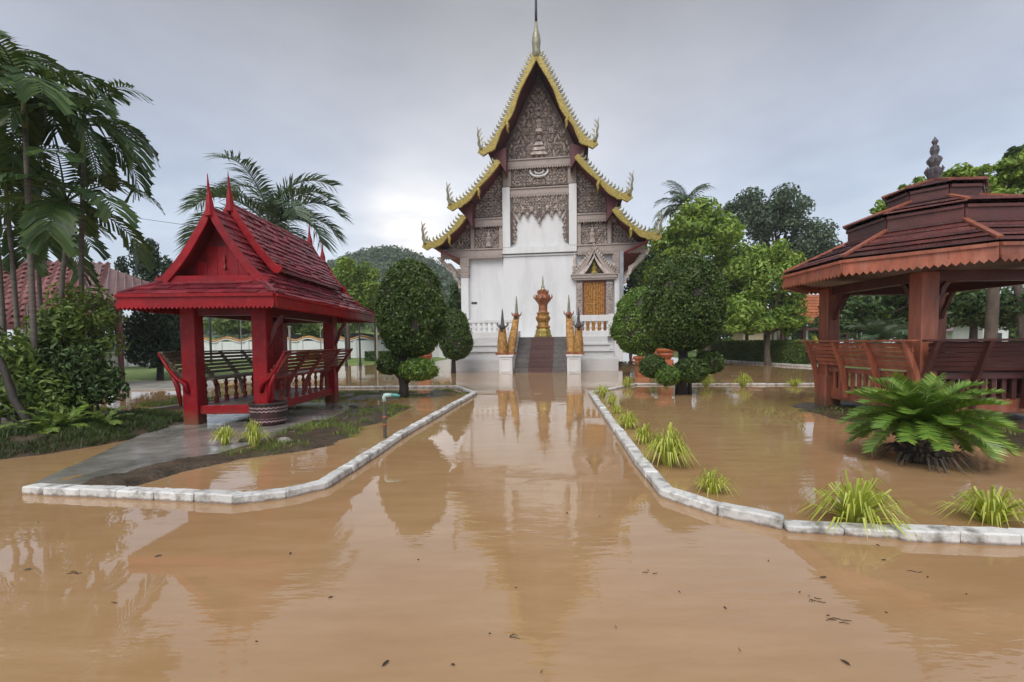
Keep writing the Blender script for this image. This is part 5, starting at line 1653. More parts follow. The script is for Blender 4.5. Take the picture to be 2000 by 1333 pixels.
# tall feather palm behind the red pavilion
b = P(535, 690, 15.5)
ztop = P(535, 425, 15.5).z
fr = [(R(8), R(50), 2.7), (R(30), R(80), 3.0), (R(-12), R(22), 2.3), (R(150), R(70), 3.4), (R(172), R(58), 3.3), (R(205), R(12), 2.9), (R(185), R(30), 2.9), (R(80), R(76), 3.0), (R(262), R(76), 2.9), (R(-40), R(40), 2.3), (R(-28), R(-2), 2.0), (R(110), R(45), 2.6), (R(230), R(45), 2.5), (R(20), R(35), 2.4), (R(140), R(20), 2.5), (R(-5), R(62), 2.6)]
palm('feather_palm', 'tall arching feather palm rising behind the red pavilion roof', (b.x, 15.5, 0), [(0, 0, -0.3), (0.05, 0, 1.5), (0.0, 0, 3.4), (0.0, 0, ztop - 0.3)], 0.22, 0.16, fr, 'palm_leaf_grey', seed=1, droop=2.0, nl=64, leaf_len=0.66, leaf_w=0.022, vee=0.55, leaf_droop=0.35, stalk=0.035, plume=0.35)
# coconut palm far behind the temple, right
b = P(1338, 670, 42.0)
zt = P(1340, 405, 42.0).z
fr = ring(15, R(-10), R(80), 2.6, 3.5, 5)
palm('coconut_palm', 'distant coconut palm showing above the bright tree right of the temple', (b.x, 42.0, 0), [(0, 0, -0.3), (0.2, 0, zt * 0.5), (0, 0, zt)], 0.25, 0.16, fr, 'palm_leaf_grey', seed=2, droop=1.5, nl=26, leaf_len=0.85, leaf_w=0.05, vee=0.3, leaf_droop=0.5, stalk=0.06)
# clump of broad-leafed palms at the left edge: each stem a palm of its own
palms_l = [  # px of crown, depth, trunk px at the foot, number of fronds, label
    ((45, 170), 8.0, (75, 840), 13, 'broad-leafed palm at the left edge with the highest crown'),
    ((160, 235), 9.2, (160, 815), 12, 'broad-leafed palm whose fronds reach right into the sky'),
    ((128, 385), 8.6, (112, 830), 12, 'broad-leafed palm with lower crown pointing at the red pavilion'),
    ((10, 330), 9.6, (48, 822), 12, 'broad-leafed palm half cut by the left edge, behind the others'),
    ((70, 440), 10.4, (92, 812), 10, 'short broad-leafed palm in front of the tiled house roof'),
    ((-30, 130), 8.8, (20, 836), 12, 'broad-leafed palm whose crown fills the upper left corner'),
]
for i, (cp, dep, fp, nf, lab) in enumerate(palms_l):
    c = P(*cp, dep); f = P(fp[0], fp[1], dep); f.z = 0.05
    fr = ring(nf, R(-15), R(72), 1.15, 1.65, 20 + i, az0=i * 1.3)
    palm('clump_palm', lab, (f.x, dep, 0.05), [(0, 0, -0.3), ((c.x - f.x) * 0.25, 0, c.z * 0.3), ((c.x - f.x) * 0.65, 0, c.z * 0.65), (c.x - f.x, 0, c.z - 0.75)], 0.05, 0.036, fr, 'palm_leaf', 'palms in the clump at the left edge', seed=30 + i, crownshaft=0.75,
         droop=1.7, nl=19, leaf_len=0.40, leaf_w=0.031, vee=0.25, leaf_droop=0.40, broad=True, stalk=0.022, petiole=0.22)
# cycad
b = G(1800, 900)
t = thing('cycad', 'wide glossy cycad in the flooded right bed, before the gazebo', 'cycad', (b.x, b.y, 0))
obj('trunk', MB().lathe([(0.22, -0.2), (0.23, 0.05), (0.20, 0.22), (0.23, 0.30), (0.19, 0.42), (0.08, 0.52)], 12), 'bark_dark', t)
mb = MB(); rr = random.Random(3)
for i in range(70):
    a = rr.uniform(0, 6.28); z = rr.uniform(0.0, 0.45)
    d = Vector((math.cos(a), math.sin(a), 0)); o = d * 0.2 + Vector((0, 0, z))
    mb.tube([o, o + d * 0.06 + Vector((0, 0, 0.05)), o + d * 0.09 + Vector((0, 0, 0.02))], [0.03, 0.02, 0.004], 4)
stuff(obj('leaf_bases', mb, 'bark', t))
for i in range(64):
    u = i / 63
    frond(t, i * 2.39996 + rr.uniform(-0.25, 0.25), R(-4) + R(76) * u ** 0.85, (0.72 + 0.16 * rr.random()), 0.8 + 0.6 * rr.random(), 48, 0.15, 0.0088, 'cycad_leaf', 300 + i, petiole=0.08, vee=0.45, leaf_droop=0.05, stalk=0.012, origin=(0, 0, 0.42))
# dead drooping skirt and litter round its foot
mb = MB()
for i in range(60):
    a = rr.uniform(0, 6.28); ll = rr.uniform(0.2, 0.45)
    d = Vector((math.cos(a), math.sin(a), 0)); o = d * 0.2 + Vector((0, 0, 0.10))
    mb.ribbon([o, o + d * ll * 0.6 + Vector((0, 0, 0.03)), o + d * ll + Vector((0, 0, -0.11))], [0.012, 0.014, 0.004], (-d.y, d.x, 0))
stuff(obj('dead_leaves', mb, 'bark', t))
# fountain palm and fan plant seen through the gazebo
b = P(1712, 668, 17.0)
palm('date_palm', 'low fountain-shaped palm seen through the gazebo', (b.x, 17.0, 0), [(0, 0, -0.2), (0, 0, 0.5), (0, 0, 1.25)], 0.16, 0.14, ring(26, R(5), R(85), 1.2, 1.6, 8), 'palm_leaf_grey', seed=4, droop=1.5, nl=34, leaf_len=0.38, leaf_w=0.013, vee=0.4, leaf_droop=0.3, stalk=0.018)
b = P(1605, 690, 21.0)
t = thing('fan_plant', 'spiky bright green fan plant behind the gazebo bench', 'plant', (b.x, 21.0, 0))
mb = MB()
for i in range(70):
    a = i * 2.4; e = R(15 + 70 * rr.random()); ll = rr.uniform(0.6, 1.0)
    d = Vector((math.cos(a) * math.cos(e), math.sin(a) * math.cos(e), math.sin(e)))
    mb.ribbon([(0, 0, 1.0), Vector((0, 0, 1.0)) + d * ll * 0.6, Vector((0, 0, 1.0)) + d * ll], [0.02, 0.03, 0.004], (-math.sin(a), math.cos(a), 0))
obj('leaves', mb, 'leaf_lime', t)
obj('stem', MB().tube([(0, 0, -0.2), (0.02, 0, 0.5), (0, 0, 1.02)], [0.06, 0.05, 0.05], 7), 'bark', t)

# ------------------------------------------------------------------ spider plants along the kerbs
def spider(label, px, hgt, wid, n, seed, z=-0.04, lay=None):
    b = G(*px)
    r = random.Random(seed)
    mb = MB()
    for i in range(n):
        a = r.uniform(0, 2 * math.pi); u = r.random() ** 0.7
        d = Vector((math.cos(a), math.sin(a), 0))
        reach = wid * 0.5 * (0.25 + 0.9 * u) * r.uniform(0.8, 1.15)
        top = hgt * (1.0 - 0.55 * u) * r.uniform(0.75, 1.1)
        o = d * r.uniform(0, 0.05)
        p1 = o + d * reach * 0.30 + Vector((0, 0, top * 0.75))
        p2 = o + d * reach * 0.68 + Vector((0, 0, top * 1.08))
        p3 = o + d * reach + Vector((0, 0, top * (1.12 - 0.72 * u)))
        w = 0.0085 * r.uniform(0.6, 1.35) * (hgt / 0.35) ** 0.5
        side = Vector((-d.y, d.x, r.uniform(-0.3, 0.3)))
        mb.ribbon([o, p1, p2, p3], [w * 0.8, w, w * 0.8, w * 0.1], side)
    for p_, q in (lay or []):
        p_, q = Vector(p_), Vector(q)
        mb.ribbon([(0, 0, 0.1), p_, q], [0.009, 0.010, 0.002], (0.7, 0.7, 0))
    o = obj('spider_plant', mb, 'leaf_lime')
    o.location = (b.x, b.y, z)
    tag(o, label, 'spider plant', 'yellow-green spider plants edging the beds')
    return o
spider('biggest spider plant flopping over the low kerb at the right', (1668, 1022), 0.42, 0.74, 150, 1, lay=[((0.12, -0.16, 0.20), (0.22, -0.34, 0.06)), ((0.2, -0.12, 0.22), (0.36, -0.22, 0.10))])
spider('spider plant nearest the right edge of the picture', (1935, 1020), 0.34, 0.58, 130, 2)
spider('ragged spider plant inside the bend of the right kerb', (1390, 962), 0.27, 0.42, 70, 3)
spider('large full spider plant beside the right path kerb', (1303, 908), 0.50, 0.62, 190, 4)
spider('spider plant right behind the large full one, along the kerb', (1258, 866), 0.34, 0.38, 70, 5)
spider('middle spider plant of the row along the right path kerb', (1226, 836), 0.34, 0.50, 110, 6)
spider('spider plant in the kerb row, third from the far tip', (1205, 808), 0.26, 0.32, 60, 7)
spider('spider plant in the kerb row, second from the far tip', (1196, 790), 0.34, 0.45, 80, 8)
spider('spider plant at the far tip of the right bed', (1176, 777), 0.42, 0.6, 100, 9)
spider('straggly spider plant on the far kerb left of the ball cluster', (1226, 757), 0.40, 0.55, 80, 10)
spider('tiny spider plant in front of the ball cluster', (1300, 755), 0.22, 0.3, 60, 11)
spider('spider plant on the far kerb just right of the ball cluster', (1379, 755), 0.5, 0.72, 130, 12)
spider('spider plant standing midway along the far right kerb', (1452, 756), 0.5, 0.68, 130, 13)
spider('spider plant on the far kerb next to the gazebo', (1552, 754), 0.32, 0.6, 100, 14)
spider('left one of two spider plants before the red pavilion', (440, 872), 0.30, 0.42, 70, 15, 0.02)
spider('right one of two spider plants, below the woven pot', (497, 876), 0.36, 0.46, 80, 16, 0.03)

# ------------------------------------------------------------------ left shrubs under the palms
def shrub(label, px, dep, blobs, n, size, leaf, seed, cat='shrub', stems=5, z=0.0, **kw):
    b = P(*px, dep)
    t = thing('shrub', label, cat, (b.x, dep, z), 0, 'shrubs under the left palms')
    mb = MB(); r = random.Random(seed)
    for i in range(stems):
        e = r.choice(blobs)
        mb.tube([(r.uniform(-0.12, 0.12), r.uniform(-0.1, 0.1), -0.2), (e[0] * 0.4 + r.uniform(-0.1, 0.1), e[1] * 0.4, e[2] * 0.5), (e[0], e[1], e[2])], [0.03, 0.022, 0.008], 5)
    obj('stems', mb, 'bark', t)
    foliage('foliage', t, blobs, n, size, leaf, seed, 0.8, aspect=0.42, **kw)
    return t
shrub('dark leafy shrub between the palms and the red pavilion eave', (160, 640), 8.8, [(0.0, 0, 1.9, 0.5, 0.5, 0.5), (-0.4, 0, 1.35, 0.4, 0.4, 0.4), (0.42, 0, 1.55, 0.36, 0.4, 0.28), (0.28, 0, 2.42, 0.34, 0.3, 0.26), (-0.25, 0, 2.5, 0.3, 0.3, 0.25), (0.5, 0, 2.05, 0.26, 0.3, 0.2)], 1700, 0.11, 'leaf_mid', 41)
shrub('round dark shrub with thin stems beside the mown lawn', (178, 700), 8.3, [(0.0, 0, 0.95, 0.50, 0.4, 0.38), (0.2, 0, 0.7, 0.4, 0.35, 0.25), (-0.3, 0, 0.75, 0.35, 0.3, 0.3)], 1900, 0.11, 'leaf_dark', 42)
shrub('mid green bush at the foot of the palms', (60, 790), 7.8, [(0, 0, 0.75, 0.7, 0.45, 0.5), (-0.5, 0, 1.1, 0.5, 0.4, 0.45), (0.45, 0, 0.45, 0.45, 0.4, 0.35)], 2300, 0.12, 'leaf_mid', 43)
shrub('bush cut by the left edge below the house wall', (-20, 690), 7.6, [(0, 0, 1.3, 0.7, 0.4, 0.5), (0.3, 0, 0.8, 0.6, 0.4, 0.4), (-0.4, 0, 1.7, 0.5, 0.4, 0.4)], 2000, 0.13, 'leaf_mid', 44)
shrub('dark bush low among the palm stems', (130, 720), 8.2, [(0, 0, 0.8, 0.6, 0.4, 0.5), (-0.4, 0, 1.2, 0.5, 0.4, 0.4), (0.3, 0, 1.2, 0.4, 0.4, 0.35)], 2200, 0.12, 'leaf_dark', 46)
shrub('feathery green bush before the white stems', (95, 640), 8.4, [(0, 0, 1.7, 0.5, 0.4, 0.45), (0.3, 0, 2.0, 0.4, 0.3, 0.4), (-0.3, 0, 1.35, 0.45, 0.3, 0.35)], 1500, 0.13, 'leaf_mid', 45, rnd=0.6)
# ferns
for i, (px, dep, lab, m_, L) in enumerate([((130, 790), 7.5, 'bright fern at the foot of the palm clump', 'leaf_bright', 0.62), ((90, 815), 7.2, 'low fern left of the bright one on the mound', 'leaf_mid', 0.55), ((200, 800), 7.8, 'dark fern on the mound nearest the pavilion', 'leaf_mid', 0.5)]):
    b = P(*px, dep)
    t = thing('fern', lab, 'fern', (b.x, dep, 0.12), 0, 'ferns on the mound')
    for k, (az, el, ln) in enumerate(ring(13, R(15), R(75), L * 0.8, L * 1.1, 60 + i)):
        frond(t, az, el, ln, 1.3, 18, 0.11, 0.014, m_, 600 + 20 * i + k, petiole=0.1, vee=0.2, leaf_droop=0.2, stalk=0.006, origin=(0, 0, 0.02))
# leaning grey trunks
t = thing('leaning_trunk', 'leaning bare grey trunk at the lower left edge', 'tree trunk', (P(75, 850, 7.2).x, 7.2, 0.1))
obj('trunk', MB().tube([(0, 0, -0.2), (-0.12, 0, 0.2), (-0.35, 0, 0.6), (-0.62, 0.1, 1.15), (-0.85, 0.1, 1.6)], [0.075, 0.06, 0.055, 0.045, 0.03], 8), 'bark_dark', t, smooth=True)
mb = MB()
for i in range(9):
    x = -0.5 + i * 0.12 + random.uniform(-0.03, 0.03)
    h_ = random.uniform(1.7, 2.3)
    mb = MB().tube([(x, 0, -0.2), (x + random.uniform(-0.05, 0.05), 0, h_ * 0.5), (x + random.uniform(-0.08, 0.08), 0, h_)], [0.020, 0.016, 0.010], 6)
    o = obj('thin_stem', mb, 'palm_bark' if i % 2 else 'concrete')
    o.location = (P(100, 700, 8.9).x, 8.9 + random.uniform(-0.3, 0.3), 0.1)
    tag(o, 'thin pale upright stem in the clump below the left palms', 'stem', 'pale stems under the left palms')

# ------------------------------------------------------------------ trees
def at(px, py, d):
    return P(px, py, d)
def tree_px(name, label, px, d, blobs_px, n, size, leaf, r0=0.18, seed=0, group='trees round the temple garden', bark='bark', depth_f=0.9, **kw):
    """blobs given in picture pixels: (u, v, radius_u, radius_v), all at depth d"""
    b = P(px, 690, d)
    k = d / F_PX
    bl = []
    for (u, v, ru, rv) in blobs_px:
        c = P(u, v, d)
        bl.append((c.x - b.x, random.uniform(-0.3, 0.3) * ru * k, c.z, ru * k, ru * k * depth_f, rv * k))
    zl = min(q[2] - q[5] * 0.5 for q in bl)
    return tree(name, label, 'tree', (b.x, d, 0), max(0.6, zl), r0, bl, n, size, leaf, bark, group, seed, **kw)
tree_px('broadleaf_tree', 'large bright green tree directly right of the temple', 1385, 31.0, [(1385, 455, 75, 62), (1320, 480, 50, 50), (1440, 500, 50, 50), (1360, 540, 70, 50), (1300, 545, 45, 50), (1420, 575, 60, 50), (1400, 620, 50, 40)], 17000, 0.34, 'leaf_bright', 0.28, 1, sub=9)
tree_px('broadleaf_tree', 'tall grey-green tree behind the bright one, against the sky', 1520, 46.0, [(1500, 430, 68, 50), (1565, 480, 55, 45), (1455, 420, 38, 40), (1540, 425, 45, 42), (1600, 500, 35, 30)], 13000, 0.36, 'leaf_grey', 0.35, 2, sub=10)
tree_px('broadleaf_tree', 'lower yellow-green tree behind the clipped hedge', 1500, 27.5, [(1500, 545, 60, 60), (1465, 600, 55, 45), (1540, 600, 45, 45), (1520, 510, 40, 35), (1440, 615, 42, 40), (1500, 625, 60, 28), (1465, 638, 45, 22), (1545, 636, 36, 22)], 17000, 0.27, 'leaf_bright', 0.2, 3, sub=9)
tree_px('broadleaf_tree', 'dark tree pressed against the right side of the temple', 1262, 38.0, [(1262, 520, 32, 45), (1240, 570, 30, 40), (1290, 590, 35, 50)], 5000, 0.36, 'leaf_dark', 0.2, 4)
tree_px('broadleaf_tree', 'dark tree filling the view through the gazebo, left part', 1690, 24.0, [(1690, 600, 70, 50), (1750, 590, 60, 55), (1640, 610, 40, 40)], 8000, 0.26, 'leaf_dark', 0.2, 5)
tree_px('broadleaf_tree', 'dark tree filling the view through the gazebo, right part', 1900, 22.0, [(1880, 590, 80, 50), (1960, 600, 80, 55), (1830, 600, 50, 45)], 9000, 0.25, 'leaf_dark', 0.2, 6)
tree_px('broadleaf_tree', 'leafy bright tree above the gazebo roof at the right', 1930, 17.0, [(1930, 385, 60, 45), (1985, 400, 60, 55), (1860, 355, 42, 26), (1975, 340, 45, 30), (1790, 370, 28, 22), (1730, 408, 20, 14)], 11000, 0.20, 'leaf_bright', 0.2, 7, sub=9)
tree_px('broadleaf_tree', 'dark tree top at the upper right edge', 2010, 20.0, [(2010, 315, 42, 34), (1990, 300, 25, 22)], 2600, 0.22, 'leaf_dark', 0.16, 8)
tree_px('broadleaf_tree', 'small dark tree behind the left temple corner', 888, 36.0, [(890, 592, 20, 30), (876, 612, 20, 26)], 3600, 0.32, 'leaf_dark', 0.15, 9)
tree_px('broadleaf_tree', 'bright feathery tree behind the red pavilion roof end', 680, 40.0, [(680, 540, 36, 34), (652, 575, 30, 34), (714, 565, 32, 40)], 7000, 0.33, 'leaf_bright', 0.2, 10, sub=8)
tree_px('broadleaf_tree', 'dull green tree between pavilion and big topiary', 735, 44.0, [(740, 590, 36, 34), (700, 610, 34, 30), (775, 600, 34, 36)], 6000, 0.36, 'leaf_mid', 0.2, 11, sub=8)
for i, (px, lab) in enumerate([(470, 'green tree over the white wall, left one seen through the red pavilion'), (560, 'green tree over the white wall, middle one seen through the red pavilion'), (640, 'green tree over the white wall, right one seen through the red pavilion')]):
    tree_px('broadleaf_tree', lab, px, 52.0, [(px, 632, 50, 26), (px - 30, 640, 35, 22), (px + 35, 636, 35, 24)], 4000, 0.5, 'leaf_mid', 0.2, 12 + i)
tree_px('broadleaf_tree', 'dark shade tree left of the lawn behind the left palms', 150, 26.0, [(150, 610, 60, 60), (90, 620, 60, 60), (215, 630, 40, 45)], 6000, 0.3, 'leaf_dark', 0.2, 16)
for i, (px, d, vt, lf, lab) in enumerate([(1232, 52, 610, 'leaf_dark', 'far dark tree low behind the right temple corner'), (1300, 56, 600, 'leaf_mid', 'far tree hidden behind the big right topiary'), (1372, 54, 606, 'leaf_dark', 'far dark tree left of the pale hut'),
                              (1452, 60, 608, 'leaf_mid', 'far tree just over the pale hut'), (1540, 60, 606, 'leaf_dark', 'far dark tree left of the orange roof'), (1625, 58, 600, 'leaf_dark', 'far dark tree behind the orange roof'), (1710, 52, 596, 'leaf_mid', 'far tree behind the fountain palm'),
                              (1800, 48, 596, 'leaf_dark', 'far dark tree behind the gazebo column'), (1890, 50, 600, 'leaf_dark', 'far dark tree over the white buildings'), (1985, 48, 598, 'leaf_mid', 'far tree at the right edge behind the gazebo')]):
    tree_px('broadleaf_tree', lab, px, d, [(px, vt + 22, 46, 30), (px - 34, vt + 40, 36, 26), (px + 34, vt + 38, 36, 28), (px, vt + 56, 54, 20)], 2600, 0.55, lf, 0.2, 40 + i, sub=5)
# dark juniper with upright plumes
b = G(312, 742)
t = thing('juniper_tree', 'dark juniper with upright plumes behind the left end of the red pavilion', 'tree', (b.x, b.y, 0))
mb = MB()
limbs(mb, (0, 0, -0.3), (0, 0, 1.3), 0.16, [(-0.9, 0, 3.6), (0.0, 0, 4.2), (0.7, 0, 3.7), (-0.4, 0, 3.0), (0.9, 0, 2.6)], 5)
obj('trunk', mb, 'bark_dark', t, smooth=True)
k = b.y / F_PX
bl = []
for (u, v, ru, rv) in [(262, 500, 15, 38), (302, 505, 15, 36), (283, 515, 18, 50), (330, 530, 12, 28), (245, 525, 11, 22), (285, 570, 45, 40), (320, 625, 50, 45), (290, 660, 45, 45), (345, 670, 40, 40), (310, 690, 45, 28)]:
    c = P(u, v, b.y)
    bl.append((c.x - b.x, random.uniform(-0.3, 0.3), c.z, ru * k, ru * k, rv * k))
foliage('crown', t, bl, 14000, 0.20, 'leaf_conifer', 77, 0.8, droop=-0.9, aspect=0.35)

# far wooded hill
def hill_h(x, y):
    return 36 * np.exp(-(((x + 46) / 46) ** 2 + ((y - 190) / 60) ** 2)) + 14 * np.exp(-(((x + 110) / 60) ** 2 + ((y - 210) / 50) ** 2)) + vnoise(x, y, 9, 30) * 1.2 - 2.5
xs = np.arange(-260, 70, 4.0); ys = np.arange(110, 290, 4.0)
X_, Y_ = np.meshgrid(xs, ys); Z_ = hill_h(X_, Y_)
i_ = np.arange(X_.size).reshape(X_.shape)
q_ = np.stack([i_[:-1, :-1], i_[:-1, 1:], i_[1:, 1:], i_[1:, :-1]], -1).reshape(-1, 4)
struct(link('hill', np_mesh('hill', np.stack([X_, Y_, Z_], -1).reshape(-1, 3), q_), 'lawn', smooth=True))
r = np.random.default_rng(44)
n = 2200
tx = r.uniform(-150, 20, n); ty = r.uniform(112, 192, n)
bl = np.stack([tx, ty, hill_h(tx, ty) + 1.2, r.uniform(1.8, 3.2, n), r.uniform(1.8, 3.2, n), r.uniform(1.6, 3.4, n)], 1)
f_ = foliage('forest', None, [tuple(q) for q in bl], 80000, 1.15, 'hazed_forest_leaf', 5, 0.5, aspect=0.7)
tag(stuff(f_), 'dense forest covering the far hill left of the temple', 'forest')

# ================================================================== houses, walls, posts
def house_roof(parent, A, B, C, D, rows, cols, m, wave=0.05, objects=True):
    """eave A-B, ridge D-C; one curved tile per piece"""
    A, B, C, D = (Vector(p_) for p_ in (A, B, C, D))
    al = (B - A).normalized(); up = ((D + C) / 2 - (A + B) / 2); up = up - al * up.dot(al)
    w = (B - A).length / cols; h = up.length / rows
    me = MB()
    n = 6
    vs = []
    for e, zz in ((-0.03, 0.035), (1.1, 0.0)):
        for k in range(n + 1):
            u = k / n - 0.5
            vs.append((u * w * 1.02, e * h, zz + wave * math.cos(u * 2 * math.pi) * 0.5))
    vs += [(v_[0], v_[1], v_[2] - 0.03) for v_ in vs[:n + 1]]
    me.add(vs, [(k, k + 1, k + n + 2, k + n + 1) for k in range(n)] + [(k + 1, k, k + 2 * n + 2, k + 2 * n + 3) for k in range(n)])
    mesh = me.mesh('roof_tile'); mesh.materials.append(M[m])
    un = up.normalized(); nn = al.cross(un)
    for r_ in range(rows):
        p0 = A.lerp(D, r_ / rows); p1 = B.lerp(C, r_ / rows)
        for c_ in range(cols):
            o_ = p0 + (p1 - p0) * ((c_ + 0.5) / cols) + nn * 0.03
            place('roof_tile', mesh, None, parent, Matrix(((al.x, un.x, nn.x, o_.x), (al.y, un.y, nn.y, o_.y), (al.z, un.z, nn.z, o_.z), (0, 0, 0, 1))))
# tiled house at the left edge, behind the palms
hb = Vector((-16.5, 16.5, 0))
hs = thing('tiled_house', 'low house with pinkish-red tiled roof behind the left palms', 'house', hb)
def hp(name, mb, m, parent=None, **kw):
    return obj(name, mb, m, parent or hs, **kw)
e0, e1 = P(-120, 640, 14.5) - hb, P(170, 640, 16.0) - hb
e0.z = e1.z = 2.3
r0_, r1_ = P(-100, 500, 18.0) - hb, P(215, 505, 19.5) - hb
r0_.z = r1_.z = 5.0
xr = P(70, 640, 17.0).x - hb.x
hw_ = hp('wall', MB().box((e0.x / 2 + xr / 2, 1.7, 1.3), (xr - e0.x, 2.4, 2.6)), 'house_wall')
rf = hp('roof', MB().add([tuple(e0 + Vector((0, 0, -0.02))), tuple(e1 + Vector((0, 0, -0.02))), tuple(r1_ + Vector((0, 0, -0.02))), tuple(r0_ + Vector((0, 0, -0.02))), tuple(e0 + Vector((0, 0, -0.16))), tuple(e1 + Vector((0, 0, -0.16))), tuple(r1_ + Vector((0, 0, -0.16))), tuple(r0_ + Vector((0, 0, -0.16)))],
                         [(0, 1, 2, 3), (4, 7, 6, 5), (0, 4, 5, 1), (1, 5, 6, 2), (2, 6, 7, 3), (3, 7, 4, 0)]), 'house_tile')
house_roof(rf, e0, e1, r1_, r0_, 12, 18, 'house_tile', 0.09)
hp('fascia', MB().bar(e0 + Vector((0, -0.03, -0.1)), e1 + Vector((0, -0.03, -0.1)), 0.04, 0.2), 'wood_dark', rf)
for k in range(2):
    wx = xr - 1.2 - k * 1.6
    win = hp('window', MB().box((wx, 0.47, 1.25), (0.9, 0.05, 1.0)), 'dark_metal')
    for a, b_, c, d in ((wx - 0.47, 1.25, 0.06, 1.1), (wx + 0.47, 1.25, 0.06, 1.1), (wx, 0.72, 1.0, 0.06), (wx, 1.78, 1.0, 0.06)):
        hp('window_frame', MB().box((a, 0.43, b_), (c, 0.06, d)), 'white', win)
# second building: long grey-pink roof with dark eave, open hall on posts
o_ = Vector((-15.5, 18.5, 0))
b2 = thing('low_hall', 'open hall with long grey-pink roof between the palms and the red pavilion', 'building', tuple(o_))
vs = [P(q0, q1, d_) - o_ for q0, q1, d_ in ((168, 585, 17.0), (308, 590, 18.6), (303, 556, 20.2), (182, 512, 19.0))]
rf2 = obj('roof', MB().add([tuple(v_) for v_ in vs] + [tuple(v_ - Vector((0, 0, 0.12))) for v_ in vs], [(0, 1, 2, 3), (4, 7, 6, 5), (0, 4, 5, 1), (1, 5, 6, 2), (2, 6, 7, 3), (3, 7, 4, 0)]), 'roof_grey', b2)
obj('fascia', MB().bar(vs[0] + Vector((0, -0.05, -0.12)), vs[1] + Vector((0, -0.05, -0.12)), 0.05, 0.26), 'wood_dark', rf2)
for k in range(9):
    u = k / 8
    obj('roof_rib', MB().bar(vs[0].lerp(vs[1], u) + Vector((0, 0, 0.02)), vs[3].lerp(vs[2], u) + Vector((0, 0, 0.02)), 0.03, 0.04), 'roof_grey', rf2)
for u in (0.05, 0.32):
    q = vs[0].lerp(vs[1], u) + Vector((0, 0.35, 0))
    obj('post', MB().box((q.x, q.y, q.z / 2 - 0.1), (0.14, 0.14, q.z)), 'wood_dark', b2, bevel=0.01)
# white gate wall with a blue board
kb = P(240, 690, 30.0)
kb = thing('white_gatepost', 'white gate pier with a dark blue board beyond the lawn', 'gate pier', (kb.x, 30.0, 0.1))
obj('pier', MB().box((0.15, 0, 1.1), (0.28, 0.35, 2.2)), 'white', kb, bevel=0.02)
obj('blue_board', MB().box((-0.35, -0.05, 1.65), (0.66, 0.06, 0.9)), 'blue_panel', kb)
obj('low_wall', MB().box((1.4, 0.1, 0.55), (2.2, 0.25, 1.1)), 'white', kb, bevel=0.02)
obj('stone_base', MB().box((-0.9, 0.1, 0.7), (1.7, 0.6, 1.4)), 'concrete', kb, bevel=0.02)
# boundary wall topped by a wavy gilded serpent
WD = 46.0
wa, wb = P(380, 690, WD), P(905, 690, WD)
bw = thing('boundary_wall', 'long white boundary wall topped with a wavy golden serpent', 'wall', (wa.x, WD, 0))
Lw = wb.x - wa.x
nseg = 10
for k in range(nseg):
    x0 = k * Lw / nseg; x1 = (k + 1) * Lw / nseg
    pn = obj('wall_panel', MB().box(((x0 + x1) / 2, 0, 0.95), (x1 - x0 - 0.34, 0.2, 1.9)), 'white', bw)
    obj('wall_pier', MB().box((x0, 0, 1.0), (0.32, 0.34, 2.04)), 'white', bw, bevel=0.02)
    pts_ = [(x0 + (x1 - x0) * u / 20, 0, 2.12 + 0.16 * math.sin((k + u / 20) * 2 * math.pi)) for u in range(21)]
    sb = obj('serpent_body', MB().tube(pts_, 0.16, 7), 'old_gold', bw, smooth=True)
    obj('serpent_belly', MB().tube([(x, -0.14, z - 0.14) for x, _, z in pts_], 0.07, 6), 'plinth', sb, smooth=True)
# lamp posts and poles seen through the pavilion
for i, (px, d, top, r_, lab, m_) in enumerate([(412, 33, 612, 0.08, 'thin dark pole before the white wall, leftmost through the pavilion', 'dark_metal'), (472, 33, 600, 0.035, 'slender pole in front of the wavy wall, between two pavilion posts', 'grey_metal'),
                                               (567, 33, 640, 0.09, 'pale post right of the middle pavilion posts', 'concrete'), (627, 33, 620, 0.04, 'thin grey pole just left of the far pavilion post', 'grey_metal'),
                                               (676, 31, 625, 0.07, 'dark post right of the far pavilion post', 'dark_metal'), (703, 31, 630, 0.07, 'second dark post right of the far pavilion post', 'dark_metal'), (737, 30, 628, 0.06, 'pale post next to the big left topiary', 'concrete')]):
    b = P(px, 690, d); z = P(px, top, d).z
    t = thing('pole', lab, 'pole', (b.x, d, 0), 0, 'poles behind the red pavilion')
    obj('shaft', MB().lathe([(r_ * 1.5, -0.3), (r_ * 1.5, 0.25), (r_, 0.3), (r_ * 0.9, z)], 8), m_, t, smooth=False)
    obj('cap', MB().lathe([(r_ * 1.3, z - 0.02), (r_ * 1.5, z + 0.04), (0.01, z + 0.12)], 8), m_, t)
b = P(1712, 690, 26.0)
t = thing('pole', 'thin pale pole behind the fountain palm in the gazebo view', 'pole', (b.x, 26, 0))
obj('shaft', MB().lathe([(0.06, -0.3), (0.05, 0.3), (0.045, 4.6)], 8), 'pipe_white', t)
obj('cap', MB().lathe([(0.05, 4.6), (0.07, 4.64), (0.01, 4.7)], 8), 'pipe_white', t)
# orange-roofed pavilion, right
ob = thing('orange_pavilion', 'small open pavilion with orange tiled roof behind the gazebo', 'pavilion', (P(1600, 690, 34).x, 34, 0))
ox = ob.location.x
def ol(u, v, d):
    p_ = P(u, v, d); return Vector((p_.x - ox, d - 34, p_.z))
